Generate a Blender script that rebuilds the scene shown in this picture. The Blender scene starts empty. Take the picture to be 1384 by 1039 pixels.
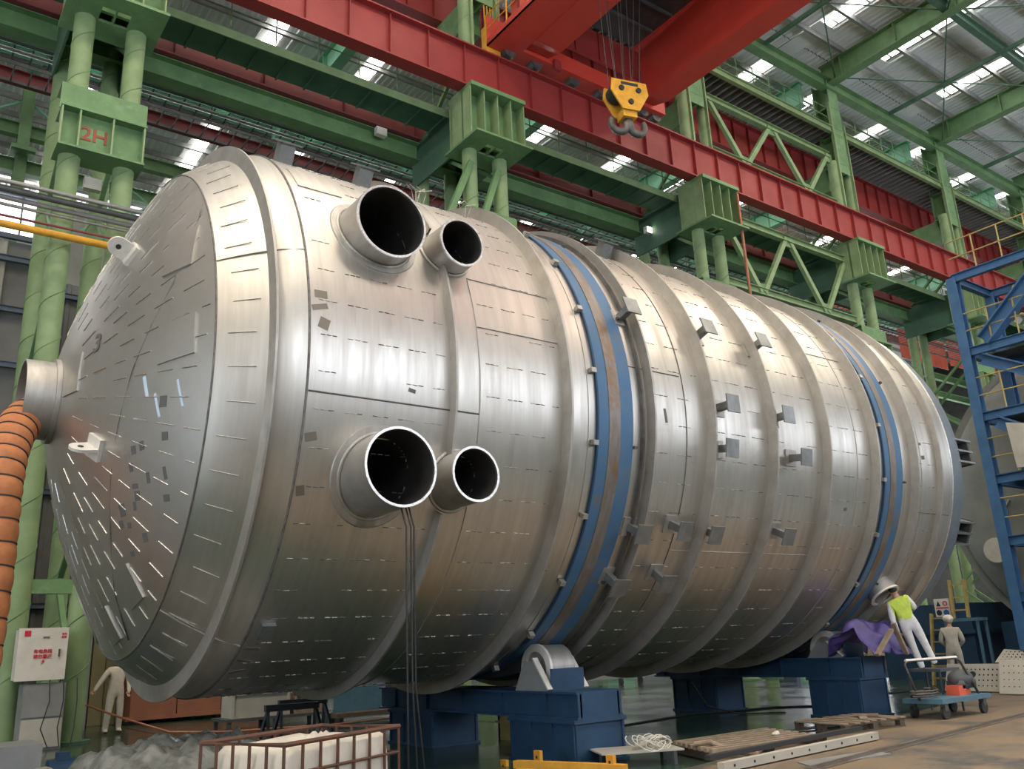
import bpy, bmesh, math, random
from mathutils import Vector, Matrix
random.seed(7)
R_ = math.radians
S = bpy.context.scene
C = S.collection
# ------------------------------------------------------------------ camera
FL = 1170.545
yaw, pitch, roll = R_(53.1469), R_(16.6508), R_(-2.583)
fv = Vector((math.cos(pitch)*math.cos(yaw), math.cos(pitch)*math.sin(yaw), math.sin(pitch)))
rv = Vector((math.sin(yaw), -math.cos(yaw), 0)); uv = rv.cross(fv)
rr = math.cos(roll)*rv + math.sin(roll)*uv; uu = -math.sin(roll)*rv + math.cos(roll)*uv
cam = bpy.data.objects.new('camera', bpy.data.cameras.new('camera')); C.objects.link(cam)
cam.data.sensor_width = 36; cam.data.lens = 36*FL/1384; cam.data.clip_end = 400; cam.data.clip_start = .05
m4 = Matrix((rr, uu, -fv)).transposed().to_4x4(); m4.translation = (0, 0, 1.6)
cam.matrix_world = m4; S.camera = cam
# ------------------------------------------------------------------ world, light, exposure
W = bpy.data.worlds.new('sky'); S.world = W; W.use_nodes = True
bg = W.node_tree.nodes['Background']; bg.inputs[0].default_value = (.80, .90, 1, 1); bg.inputs[1].default_value = 1.0
S.view_settings.view_transform = 'Standard'; S.view_settings.look = 'None'
S.view_settings.exposure = 0.0; S.view_settings.gamma = 1; S.view_settings.use_curve_mapping = False
def area(name, loc, rot, sx, sy, power, col, spread=180):
    l = bpy.data.lights.new(name, 'AREA'); l.shape = 'RECTANGLE'; l.size = sx; l.size_y = sy; l.energy = power; l.color = col; l.spread = R_(spread)
    o = bpy.data.objects.new(name, l); C.objects.link(o); o.location = loc; o.rotation_euler = rot
    return o
# daylight through the high window band of the near side wall
area('window_and_fill_light', (27, -15.6, 11.5), (R_(108), 0, 0), 76, 5.0, 4300, (.64, .79, 1), 150)
area('front_fill_light', (-28.5, 4, 5), (R_(90), 0, R_(-90)), 14, 8, 3000, (.72, .84, 1))  # added cool fill to brighten the dome; the front wall has no opening
area('window_and_fill_light', (30, 71.5, 19.5), (R_(120), 0, R_(180)), 90, 4.0, 16000, (.9, .95, 1), 120)  # added fill, tilted up to brighten the roofs of the far bays
area('window_and_fill_light', (97.5, 25, 13), (R_(118), 0, R_(90)), 80, 6.0, 8000, (.95, .97, 1), 120)  # added fill by the end wall, aimed up at the ceilings
# high bay lamps of this hall, warm
for lx in (-25, -13.5, -2, 9.5, 21, 32.5, 44):
    for ly in (-6, 8):
        area('hall_lamp', (lx, ly, 28.6), (0, 0, 0), 3, 3, 1080, (1, .86, .66))
# ------------------------------------------------------------------ materials
def hexc(r, g, b): return (r, g, b, 1)
MATS = {}
def mat(name, c1, c2=None, rough=.6, metal=0., scale=3., bump=0., stretch=(1, 1, 1), rough2=None, emit=0., detail=6, lo=.35, hi=.65, spec=.5, third=None, bscale=None):
    m = bpy.data.materials.new(name); m.use_nodes = True; nt = m.node_tree; N = nt.nodes; L = nt.links
    b = N['Principled BSDF']; b.inputs['Roughness'].default_value = rough; b.inputs['Metallic'].default_value = metal
    b.inputs['Specular IOR Level'].default_value = spec
    b.inputs['Base Color'].default_value = (*c1, 1)
    if c2 or bump:
        tc = N.new('ShaderNodeTexCoord'); mp = N.new('ShaderNodeMapping'); mp.inputs['Scale'].default_value = stretch
        L.new(tc.outputs['Object'], mp.inputs[0])
        n = N.new('ShaderNodeTexNoise'); n.inputs['Scale'].default_value = scale; n.inputs['Detail'].default_value = detail; n.inputs['Roughness'].default_value = .62
        L.new(mp.outputs[0], n.inputs[0])
        mr = N.new('ShaderNodeMapRange'); mr.inputs[1].default_value = lo; mr.inputs[2].default_value = hi
        L.new(n.outputs[0], mr.inputs[0])
        if c2:
            mx = N.new('ShaderNodeMix'); mx.data_type = 'RGBA'; mx.inputs[6].default_value = (*c1, 1); mx.inputs[7].default_value = (*c2, 1)
            L.new(mr.outputs[0], mx.inputs[0]); out = mx.outputs[2]
            if third:
                n2 = N.new('ShaderNodeTexNoise'); n2.inputs['Scale'].default_value = third[1]; n2.inputs['Detail'].default_value = 8; n2.inputs['Roughness'].default_value = .7
                L.new(tc.outputs['Object'], n2.inputs[0])
                m2 = N.new('ShaderNodeMapRange'); m2.inputs[1].default_value = third[2]; m2.inputs[2].default_value = third[3]
                L.new(n2.outputs[0], m2.inputs[0])
                mx2 = N.new('ShaderNodeMix'); mx2.data_type = 'RGBA'; mx2.inputs[7].default_value = (*third[0], 1)
                L.new(m2.outputs[0], mx2.inputs[0]); L.new(out, mx2.inputs[6]); out = mx2.outputs[2]
            L.new(out, b.inputs['Base Color'])
        if rough2 is not None:
            r2 = N.new('ShaderNodeMapRange'); r2.inputs[1].default_value = lo; r2.inputs[2].default_value = hi
            r2.inputs[3].default_value = rough; r2.inputs[4].default_value = rough2
            L.new(n.outputs[0], r2.inputs[0]); L.new(r2.outputs[0], b.inputs['Roughness'])
        if bump:
            bp = N.new('ShaderNodeBump'); bp.inputs['Strength'].default_value = bump; bp.inputs['Distance'].default_value = .02
            src = n
            if bscale:
                src = N.new('ShaderNodeTexNoise'); src.inputs['Scale'].default_value = bscale; L.new(mp.outputs[0], src.inputs[0])
            L.new(src.outputs[0], bp.inputs['Height']); L.new(bp.outputs[0], b.inputs['Normal'])
    if emit:
        b.inputs['Emission Color'].default_value = (*c1, 1); b.inputs['Emission Strength'].default_value = emit
    MATS[name] = m
    return m
steel = mat('brushed_stainless', (.63, .60, .55), (.50, .465, .42), .34, .96, 1.3, .05, (7, .5, .5), .48, third=((.40, .36, .31), .9, .58, .80), lo=.3, hi=.7)
steel_head = mat('head_stainless', (.62, .60, .56), (.50, .475, .44), .35, .95, 1.1, .05, (1.4, 1, 1), .47, third=((.38, .35, .31), 1.3, .60, .80), lo=.3, hi=.7)
steel_dull = mat('dull_stainless', (.50, .475, .44), (.40, .375, .34), .5, .8, 2.5, .08, (3, 1, 1), .6)
steel_dark = mat('dark_steel', (.17, .16, .15), (.10, .095, .09), .5, .7, 4, .05, rough2=.65)
steel_grey = mat('grey_steel_plate', (.30, .31, .31), (.22, .225, .22), .42, .75, 3, .04, rough2=.55)
steel_bead = mat('bright_weld_bead', (.80, .78, .74), (.55, .52, .48), .3, .9, 30, .3)
pad_pale = mat('pale_lug_steel', (.82, .78, .72), (.70, .66, .60), .5, .3, 6)
seam_dark = mat('dark_seam', (.13, .12, .11), (.24, .22, .20), .6, .6, 12, .2)
ink = mat('black_ink', (.12, .115, .11), rough=.6)
head_end = mat('blue_grey_end', (.27, .31, .345), (.21, .24, .27), .45, .6, 1.5, .04, rough2=.55)
tire_blue = mat('worn_blue_tire', (.055, .145, .28), (.09, .17, .27), .5, .25, 2.2, .05, (1, 1, 1), .6, third=((.17, .13, .10), 2.6, .54, .72))
tire_rust = mat('rubbed_rusty_track', (.20, .165, .135), (.27, .25, .24), .45, .6, 3, .06, (4, .8, .8), .55, third=((.25, .14, .07), 2.2, .5, .66))
green = mat('green_paint', (.155, .285, .115), (.11, .205, .09), .55, 0, 1.2, .05, rough2=.7, third=((.22, .34, .22), 2.5, .55, .8))
green_pipe = mat('pale_green_pipe_paint', (.235, .33, .155), (.18, .26, .125), .55, 0, 1.6, .08, rough2=.7)
green_dark = mat('dark_green_paint', (.075, .165, .10), (.055, .12, .075), .6, 0, 1.5, .05)
green_mint_lit = mat('mint_and_lit_green', (.24, .55, .36), (.20, .47, .31), .6, 0, 1.5)  # mint paint, and the painted-in lit tone of the far bay beams
red = mat('red_girder_paint', (.30, .032, .029), (.245, .027, .025), .5, 0, .8, .04, rough2=.62, third=((.29, .06, .05), 1.5, .58, .85))
red_bright = mat('bright_red_crane_paint', (.60, .06, .035), (.52, .05, .035), .45, 0, .7, .03, rough2=.55)
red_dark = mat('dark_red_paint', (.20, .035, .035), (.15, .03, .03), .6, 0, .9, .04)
orange_red = mat('orange_red_cladding', (.75, .13, .06), (.62, .10, .05), .6, 0, 1)
yellow = mat('yellow_paint', (.75, .38, .03), (.60, .29, .03), .5, 0, 4, .04, rough2=.62)
yellow_dull = mat('dull_yellow_paint', (.48, .36, .12), (.38, .28, .10), .6, 0, 5)
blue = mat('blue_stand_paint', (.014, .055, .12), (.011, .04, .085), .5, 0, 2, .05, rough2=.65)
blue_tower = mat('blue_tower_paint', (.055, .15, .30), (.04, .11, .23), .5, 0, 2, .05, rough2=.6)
blue_pale = mat('pale_blue_paint', (.09, .19, .26), (.07, .15, .20), .55, 0, 3)
dark = mat('dark_void_paint', (.03, .035, .032), (.02, .022, .02), .8, 0, 3)
grey_dk = mat('dark_grey_paint', (.09, .095, .10), (.06, .065, .07), .6, 0, 3)
grey_mid = mat('grey_paint', (.27, .27, .26), (.21, .21, .205), .6, 0, 2, .04)
galv = mat('galvanised_pipe', (.42, .42, .41), (.32, .32, .31), .45, .6, 3, .03)
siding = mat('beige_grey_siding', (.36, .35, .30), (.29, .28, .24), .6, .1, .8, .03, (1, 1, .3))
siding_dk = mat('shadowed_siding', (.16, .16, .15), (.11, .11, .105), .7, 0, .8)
girt_blue = mat('blue_grey_girt', (.09, .115, .16), (.07, .09, .12), .55, 0, 2)
olive = mat('olive_sheet', (.24, .21, .10), (.18, .16, .08), .6, 0, 2)
roofsheet = mat('grey_roof_sheet', (.84, .84, .83), (.72, .72, .71), .55, .1, .6, .03, (1, .3, 1))
sky_pane = mat('skylight_pane', (1, .985, .95), rough=.4, emit=9)
win_pane = mat('bright_window_pane', (.93, .95, 1), rough=.3, emit=3.0)
lamp_em = mat('lamp_glow', (1, .95, .85), rough=.3, emit=9)
floor_m = mat('green_wet_concrete', (.016, .062, .040), (.045, .05, .036), .09, 0, .35, .010, (1, 1, 1), .26, third=((.085, .075, .055), .5, .55, .72), bscale=6, lo=.38, hi=.62, spec=.22)
apron_m = mat('brown_worn_apron', (.15, .118, .085), (.22, .155, .095), .5, .05, .9, .12, (1, 2, 1), .75, third=((.07, .068, .062), .7, .50, .62), bscale=9, detail=9)
joint_m = mat('dark_floor_joint', (.02, .022, .02), rough=.8)
wood = mat('weathered_wood', (.33, .25, .17), (.22, .16, .11), .8, 0, 6, .3, (1, 1, 1))
wood_dk = mat('dark_wood', (.12, .085, .06), (.08, .06, .045), .85, 0, 6, .3)
paleplate = mat('pale_primer_plate', (.50, .47, .40), (.41, .385, .33), .6, .1, 2, .04)
rail_m = mat('rail_steel', (.25, .22, .19), (.19, .15, .12), .4, .7, 5)
white = mat('white_enclosure_paint', (.72, .68, .60), (.62, .575, .50), .5, 0, 3, .03)
cream_bag = mat('cream_plastic_liner', (.56, .52, .45), (.45, .41, .35), .55, 0, 4, .25)
plastic = mat('crumpled_plastic_sheet', (.24, .24, .22), (.09, .095, .085), .25, 0, 6, .6, rough2=.45)
rust = mat('rusty_cage_steel', (.14, .06, .035), (.09, .05, .035), .7, .3, 10)
copper = mat('copper_hose', (.42, .17, .09), (.32, .12, .07), .5, .2, 3)
orange_duct = mat('orange_duct_fabric', (.55, .20, .07), (.40, .14, .05), .7, 0, 5, .5, (1, 1, 1))
black_band = mat('black_band', (.03, .03, .03), rough=.7)
cable_m = mat('black_cable', (.02, .02, .02), rough=.6)
bore_shade_m = mat('bore_shade', (.07, .068, .065), (.05, .048, .046), .55, .4, 4)  # shade of the nozzle interior, put into the liner colour
purple = mat('purple_tarp', (.085, .06, .25), (.05, .035, .15), .45, 0, 5, .35)
box_brown = mat('red_brown_container', (.26, .10, .055), (.20, .075, .045), .6, 0, 1.2, .04)
skin_m = mat('skin', (.50, .29, .20), rough=.55)
coverall = mat('beige_coverall', (.56, .51, .43), (.45, .41, .34), .85, 0, 9, .3)
white_cov = mat('white_coverall', (.78, .77, .76), (.66, .65, .66), .85, 0, 9, .3)
vest_m = mat('hi_vis_vest', (.62, .75, .10), (.50, .62, .09), .8, 0, 9, .2)
helmet_m = mat('pale_helmet', (.78, .72, .58), rough=.45)
shoe_m = mat('dark_shoe', (.05, .045, .04), rough=.7)
v2_m = mat('grey_primer_vessel', (.27, .275, .25), (.20, .21, .20), .6, .2, 1.2, .04)
pale_disc = mat('lit_opening_pale', (.62, .58, .50), (.52, .48, .42), .6, .2, 3)  # pale tone of lit plates behind the openings
red_txt = mat('red_lettering', (.62, .03, .05), rough=.5)
darkred_txt = mat('dark_red_lettering', (.30, .06, .035), rough=.6)
blk_txt = mat('black_lettering', (.03, .03, .03), rough=.6)
sign_white = mat('sign_white', (.75, .74, .72), rough=.5)
sign_blue = mat('sign_blue', (.03, .12, .35), rough=.5)
string_m = mat('pale_wire', (.62, .58, .50), rough=.6)
mesh_dark = mat('dark_trolley_underside', (.045, .05, .05), (.07, .07, .07), .7, .2, 3)
# ------------------------------------------------------------------ mesh helpers
LOC = {}
class MB:
    def __init__(s): s.v = []; s.f = []; s.mi = []
    def add(s, vs, fs, mi=0):
        b = len(s.v); s.v += [tuple(p) for p in vs]; s.f += [tuple(b+i for i in f) for f in fs]; s.mi += [mi]*len(fs); return s
    def box(s, x0, x1, y0, y1, z0, z1, mi=0):
        vs = [(x, y, z) for z in (z0, z1) for y in (y0, y1) for x in (x0, x1)]
        return s.add(vs, [(0, 2, 3, 1), (4, 5, 7, 6), (0, 1, 5, 4), (2, 6, 7, 3), (0, 4, 6, 2), (1, 3, 7, 5)], mi)
    def obox(s, c, ax, ay, az, hx, hy, hz, mi=0):          # oriented box: centre, unit axes, half sizes
        c = Vector(c); ax, ay, az = Vector(ax), Vector(ay), Vector(az)
        vs = [c+ax*(i*hx)+ay*(j*hy)+az*(k*hz) for k in (-1, 1) for j in (-1, 1) for i in (-1, 1)]
        return s.add(vs, [(0, 2, 3, 1), (4, 5, 7, 6), (0, 1, 5, 4), (2, 6, 7, 3), (0, 4, 6, 2), (1, 3, 7, 5)], mi)
    def bar(s, p0, p1, w, h, up=(0, 0, 1), mi=0):          # rectangular bar between two points
        p0, p1 = Vector(p0), Vector(p1); d = (p1-p0); l = d.length; d.normalize(); up = Vector(up)
        if abs(d.dot(up)) > .98: up = Vector((1, 0, 0))
        sx = d.cross(up).normalized(); sz = sx.cross(d)
        return s.obox((p0+p1)/2, d, sx, sz, l/2, w/2, h/2, mi)
    def hbar(s, p0, p1, w, h, t=.02, up=(0, 0, 1)):        # rolled H section between two points
        p0, p1 = Vector(p0), Vector(p1); d = (p1-p0).normalized(); up = Vector(up)
        if abs(d.dot(up)) > .98: up = Vector((1, 0, 0))
        sx = d.cross(up).normalized(); sz = sx.cross(d)
        s.bar(p0, p1, t, h, up); s.bar(p0+sz*h/2, p1+sz*h/2, w, t, up); return s.bar(p0-sz*h/2, p1-sz*h/2, w, t, up)
    def tube(s, pts, r, n=10, closed=False, caps=True, r_fn=None, mi=0):
        pts = [Vector(p) for p in pts]; m = len(pts); rings = []; prev = None
        for i, p in enumerate(pts):
            if closed: d = pts[(i+1) % m]-pts[i-1]
            else: d = pts[min(i+1, m-1)]-pts[max(i-1, 0)]
            d = d.normalized() if d.length > 1e-9 else Vector((0, 0, 1))
            if prev is None:
                a = Vector((0, 0, 1)) if abs(d.z) < .9 else Vector((1, 0, 0)); u = d.cross(a).normalized()
            else:
                u = prev-d*prev.dot(d); u = u.normalized() if u.length > 1e-6 else d.orthogonal().normalized()
            prev = u; w = d.cross(u); q = r_fn(i) if r_fn else r
            rings.append([p+(u*math.cos(2*math.pi*k/n)+w*math.sin(2*math.pi*k/n))*q for k in range(n)])
        vs = [v for rg in rings for v in rg]; fs = []
        for i in range(m if closed else m-1):
            j = (i+1) % m
            for k in range(n):
                l = (k+1) % n; fs.append((i*n+k, i*n+l, j*n+l, j*n+k))
        if caps and not closed: fs += [tuple(range(n-1, -1, -1)), tuple((m-1)*n+k for k in range(n))]
        return s.add(vs, fs, mi)
    def cyl(s, p0, p1, r, n=16, r1=None, caps=True, mi=0):
        return s.tube([p0, p1], r, n, caps=caps, r_fn=(lambda i: r if i == 0 else (r if r1 is None else r1)), mi=mi)
    def pipe(s, p0, p1, ro, ri, n=48):                      # hollow tube with wall
        p0, p1 = Vector(p0), Vector(p1); d = (p1-p0).normalized()
        a = Vector((0, 0, 1)) if abs(d.z) < .9 else Vector((1, 0, 0)); u = d.cross(a).normalized(); w = d.cross(u); vs = []
        for (p, r) in ((p0, ro), (p1, ro), (p1, ri), (p0, ri)):
            vs += [p+(u*math.cos(2*math.pi*k/n)+w*math.sin(2*math.pi*k/n))*r for k in range(n)]
        fs = [(i*n+k, i*n+(k+1) % n, ((i+1) % 4)*n+(k+1) % n, ((i+1) % 4)*n+k) for i in range(4) for k in range(n)]
        return s.add(vs, fs)
    def prism(s, poly, h, mi=0):                            # polygon (list of 3D points) extruded by vector h
        n = len(poly); h = Vector(h); vs = [Vector(p) for p in poly]+[Vector(p)+h for p in poly]
        return s.add(vs, [tuple(range(n-1, -1, -1)), tuple(range(n, 2*n))]+[(i, (i+1) % n, n+(i+1) % n, n+i) for i in range(n)], mi)
    def ball(s, c, rx, ry, rz, n=12, m=8, mi=0):
        c = Vector(c); vs = [c+Vector((0, 0, rz))]
        for j in range(1, m):
            t = math.pi*j/m
            vs += [c+Vector((rx*math.sin(t)*math.cos(2*math.pi*k/n), ry*math.sin(t)*math.sin(2*math.pi*k/n), rz*math.cos(t))) for k in range(n)]
        vs.append(c-Vector((0, 0, rz))); fs = [(0, 1+k, 1+(k+1) % n) for k in range(n)]
        for j in range(m-2):
            fs += [(1+j*n+k, 1+(j+1)*n+k, 1+(j+1)*n+(k+1) % n, 1+j*n+(k+1) % n) for k in range(n)]
        b = 1+(m-2)*n; e = len(vs)-1; fs += [(b+k, e, b+(k+1) % n) for k in range(n)]
        return s.add(vs, fs, mi)
    def build(s, name, mt, parent=None, smooth=False, angle=None):
        me = bpy.data.meshes.new(name)
        if parent is None:
            xs, ys, zs = zip(*s.v); L0 = Vector(((min(xs)+max(xs))/2, (min(ys)+max(ys))/2, min(zs)))
        else: L0 = LOC.get(parent.name, Vector((0, 0, 0)))
        me.from_pydata([(x-L0.x, y-L0.y, z-L0.z) for x, y, z in s.v], [], s.f)
        mts = mt if isinstance(mt, (list, tuple)) else [mt]
        for q in mts: me.materials.append(q)
        if len(mts) > 1:
            for p, i in zip(me.polygons, s.mi): p.material_index = i
        bm = bmesh.new(); bm.from_mesh(me); bmesh.ops.recalc_face_normals(bm, faces=bm.faces); bm.to_mesh(me); bm.free()
        if smooth:
            for p in me.polygons: p.use_smooth = True
            if angle: me.set_sharp_from_angle(angle=R_(angle))
        me.update(); o = bpy.data.objects.new(name, me); C.objects.link(o)
        if parent: o.parent = parent
        else: o.location = L0
        LOC[o.name] = L0
        return o
def tag(o, label=None, cat=None, group=None, kind=None):
    if label: o['label'] = label
    if cat: o['category'] = cat
    if group: o['group'] = group
    if kind: o['kind'] = kind
    return o
def thing(name, label, cat, loc=(0, 0, 0), group=None):
    o = bpy.data.objects.new(name, None); C.objects.link(o); o.location = loc; LOC[o.name] = Vector(loc); o.empty_display_size = .2
    return tag(o, label, cat, group)
KIDS = {}
def kids(o): return [c for c in bpy.data.objects if c.parent == o]
def dup(root, delta, label=None, group=None, rz=0):
    tree = [(c, kids(c)) for c in kids(root)]
    r = root.copy(); C.objects.link(r); r.location = Vector(root.location)+Vector(delta); r.rotation_euler = (0, 0, rz); LOC[r.name] = r.location.copy()
    if label: r['label'] = label
    if group: r['group'] = group
    for c, g in tree:
        d = c.copy(); C.objects.link(d); d.parent = r
        for e in g:
            x = e.copy(); C.objects.link(x); x.parent = d
    return r
def inst(proto, loc, parent=None, name=None, rz=0):         # another object sharing the mesh
    d = proto.copy(); C.objects.link(d); d.location = loc; d.rotation_euler = (0, 0, rz)
    if parent: d.parent = parent
    return d
def struct(name, mb, m, parent=None, **k):
    o = mb.build(name, m, parent, **k)
    if parent is None: o['kind'] = 'structure'
    return o
def text(body, name, size, mt, origin, xdir, ydir, parent=None, depth=.004, bold=0):
    cu = bpy.data.curves.new(name, 'FONT'); cu.body = body; cu.size = size; cu.extrude = depth; cu.align_x = 'CENTER'; cu.align_y = 'CENTER'; cu.offset = bold
    t = bpy.data.objects.new(name, cu); C.objects.link(t); bpy.context.view_layer.update()
    me = bpy.data.meshes.new_from_object(t.evaluated_get(bpy.context.evaluated_depsgraph_get()))
    bpy.data.objects.remove(t); me.materials.clear(); me.materials.append(mt)
    X = Vector(xdir).normalized(); Y = Vector(ydir).normalized(); Z = X.cross(Y); M = Matrix((X, Y, Z)).transposed().to_4x4()
    L0 = LOC.get(parent.name, Vector((0, 0, 0))) if parent else Vector((0, 0, 0))
    M.translation = Vector(origin)-L0; me.transform(M); me.name = name
    o = bpy.data.objects.new(name, me); C.objects.link(o)
    if parent: o.parent = parent
    return o
# ------------------------------------------------------------------ the setting: floor, walls, roof
floor = struct('floor', MB().box(-32, 98, -16, 72, -.5, -.06), joint_m)
SL = 5.6
slab = MB().box(-SL/2+.02, SL/2-.02, -SL/2+.02, SL/2-.02, -.0, .06)
first = None
for i in range(-3, 12):
    for j in range(-1, 11):
        x, y = 3+i*SL, 1.6+j*SL
        if first is None:
            first = slab.build('concrete_slab', floor_m, floor); first.location = Vector((x, y, -.06))-LOC[floor.name]
            me = first.data
            for v in me.vertices: v.co += LOC[floor.name]
        else: inst(first, Vector((x, y, -.06+random.uniform(-.004, .003)))-LOC[floor.name], floor)
MB().box(-32, -16.7, -16, 72, -.06, -.005).build('concrete_slab', floor_m, floor)
MB().box(67.5, 98, -16, 72, -.06, -.005).build('concrete_slab', floor_m, floor)
MB().box(-16.6, 67.4, -16, -6.9, -.06, -.004).build('concrete_slab', floor_m, floor)
MB().box(-16.6, 67.4, 60.4, 72, -.06, -.004).build('concrete_slab', floor_m, floor)
apron = struct('trim_1', MB().prism([(-20, 2.6, .0), (9, 8.35, .0), (12.1, 9.05, 0), (17.7, 10.0, 0), (25, 11.5, 0), (70, 20, 0), (70, 12.5, 0), (9, 3.0, 0), (-20, -1.5, 0)], (0, 0, .012)), apron_m)
apron['label'] = 'brown worn apron of the hall floor beside the wet green concrete'
rail = struct('trim_2', MB().bar((-15, 4.0, .03), (70, 14.3, .03), .07, .05).bar((-15, 4.0, .017), (70, 14.3, .017), .16, .012), rail_m)
rail['label'] = 'steel rail let into the brown apron'
def siding_wall(name, x0, x1, y, z0, z1, m, girt_z, pw=1.1, rib=.3, depth=.045, side=-1):
    w = struct(name, MB().box(x0, x1, y+.1, y+.2, z0, z1), siding_dk); n = max(1, int((x1-x0)/pw)); L0 = LOC[w.name]
    mb = MB(); q = int(pw/rib)
    pts = []
    for k in range(q):
        a = k*pw/q; pts += [(a, 0), (a+pw/q*.55, 0), (a+pw/q*.65, side*depth), (a+pw/q*.9, side*depth)]
    pts.append((pw-.012, 0))
    vs = []; fs = []
    for (a, b) in pts: vs += [(a, b, 0), (a, b, z1-z0)]
    for k in range(len(pts)-1): fs.append((2*k, 2*k+2, 2*k+3, 2*k+1))
    mb.add(vs, fs); fo = mb.build('cladding_panel', m); fo.parent = w; L = LOC[fo.name]
    for v in fo.data.vertices: v.co += L
    fo.location = Vector((x0, y+.05, z0))-L0
    for k in range(1, n): inst(fo, Vector((x0+k*pw, y+.05, z0))-L0, w)
    for gz in girt_z: MB().box(x0, x1, y-.16, y-.02, gz-.13, gz).box(x0, x1, y-.2, y-.02, gz, gz+.02).build('girt', girt_blue, w)
    return w
siding_wall('wall_left', -9, 2.95, 25.4, 0, 12.85, siding, (1.6, 3.15, 4.7, 6.25, 7.8, 9.3, 10.85, 12.3))
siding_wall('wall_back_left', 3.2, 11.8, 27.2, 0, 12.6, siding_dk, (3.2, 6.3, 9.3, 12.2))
# window band over the left wall
win = struct('window_1', MB().box(-9, 2.95, 25.42, 25.5, 13.0, 14.15), win_pane)
fr = MB().box(-9, 2.95, 25.3, 25.42, 12.86, 13.0).box(-9, 2.95, 25.3, 25.42, 14.15, 14.3)
for k in range(16): fr.box(-9+k*.8-.02, -9+k*.8+.02, 25.34, 25.42, 13, 14.15)
fr.box(-9, 2.95, 25.34, 25.42, 13.5, 13.54)
fr.build('window_frame', girt_blue, win)
for k in (1.05, -3.5): MB().box(k, k+.32, 25.2, 25.34, 12.9, 14.3).build('green_mullion', green_mint_lit, win)
# near side wall with its high windows, end walls, far wall (mostly outside the frame)
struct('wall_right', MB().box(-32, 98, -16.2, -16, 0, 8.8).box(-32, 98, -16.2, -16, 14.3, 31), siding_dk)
nw = struct('window_2', MB().box(-32, 98, -16.15, -16.05, 8.8, 14.3), win_pane); fr = MB()
for k in range(44): fr.box(-32+3*k-.06, -32+3*k+.06, -16.04, -15.95, 8.8, 14.3)
fr.box(-32, 98, -16.04, -15.95, 11.5, 11.62).build('window_frame', girt_blue, nw)
struct('wall_front', MB().box(-32.2, -32, -16, 72, 0, 31), siding)
struct('wall_end', MB().box(98, 98.2, -16, 72, 0, 10).box(98, 98.2, -16, 72, 16, 31), siding_dk)
ew = struct('window_3', MB().box(98.05, 98.15, -16, 72, 10, 16), win_pane); fr = MB()
for k in range(30): fr.box(97.9, 98.04, -16+3*k, -15.85+3*k, 10, 16)
fr.build('window_frame', grey_mid, ew)
struct('wall_back', MB().box(-32, 98, 72, 72.2, 0, 17.5).box(-32, 98, 72, 72.2, 21.5, 31), siding_dk)
fw = struct('window_4', MB().box(-32, 98, 72.05, 72.15, 17.5, 21.5), win_pane); fr = MB()
for k in range(44): fr.box(-32+3*k, -31.85+3*k, 71.9, 72.04, 17.5, 21.5)
fr.build('window_frame', grey_mid, fw)
# roof: corrugated sheet real ribs, purlins, skylight strips of single panes
COLX = [-19.8, -8.3, 3.3, 15.15, 26.4, 37.35, 48.1, 58.8, 69.5, 80.2]
ZR = 30.4
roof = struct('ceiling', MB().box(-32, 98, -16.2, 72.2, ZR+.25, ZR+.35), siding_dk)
def strip_x():
    xs = []
    for a, b in zip(COLX[:-1], COLX[1:]):
        d = b-a; xs += [a+d*.22, a+d*.78]
    return xs
SX = strip_x()
def roof_bay(y0, y1, nm):
    pitch = .33; vs = []; fs = []; x = -32; k = 0
    while x < 98:
        if not any(abs(x+pitch/2-s) < .52 for s in SX):
            b = len(vs)
            for (dx, dz) in ((0, 0), (.17, 0), (.21, -.06), (.29, -.06), (.33, 0)):
                vs += [(x+dx, y0, ZR+dz), (x+dx, y1, ZR+dz)]
            fs += [(b+2*i, b+2*i+1, b+2*i+3, b+2*i+2) for i in range(4)]
        x += pitch
    m = MB(); m.add(vs, fs); o = m.build('corrugated_sheet', roofsheet, roof); o['kind'] = 'stuff'
    yy = y0+.8; pur = None
    while yy < y1-.3:
        if pur is None:
            q = MB().box(-32, 98, yy-.04, yy+.04, ZR-.36, ZR-.08).box(-32, 98, yy-.04, yy+.1, ZR-.38, ZR-.36); pur = q.build('purlin', galv, roof); py = yy
        else: inst(pur, (0, yy-py, 0), roof)
        yy += 1.75
roof_bay(-16, 20.9, 0); roof_bay(20.95, 41.9, 1); roof_bay(41.95, 71.9, 2)
pane = None
for s in SX:
    for (a, b) in ((-14.4, 19.8), (22.7, 41.5), (43.7, 71)):
        y = a
        while y < b-.5:
            if pane is None:
                pane = MB().box(s-.36, s+.36, y+.07, y+1.68, ZR-.03, ZR+.02).build('skylight_pane', sky_pane, roof); p0 = (s, y)
            else: inst(pane, (s-p0[0], y-p0[1], 0), roof)
            y += 1.75
cs = None
for s_ in SX:
    if cs is None: cs = MB().box(s_-.55, s_+.55, 19.2, 22.75, ZR-.05, ZR-.01).box(s_-.55, s_+.55, 40.2, 43.75, ZR-.05, ZR-.01).build('closing_sheet', roofsheet, roof); s0_ = s_
    else: inst(cs, (s_-s0_, 0, 0), roof)
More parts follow.
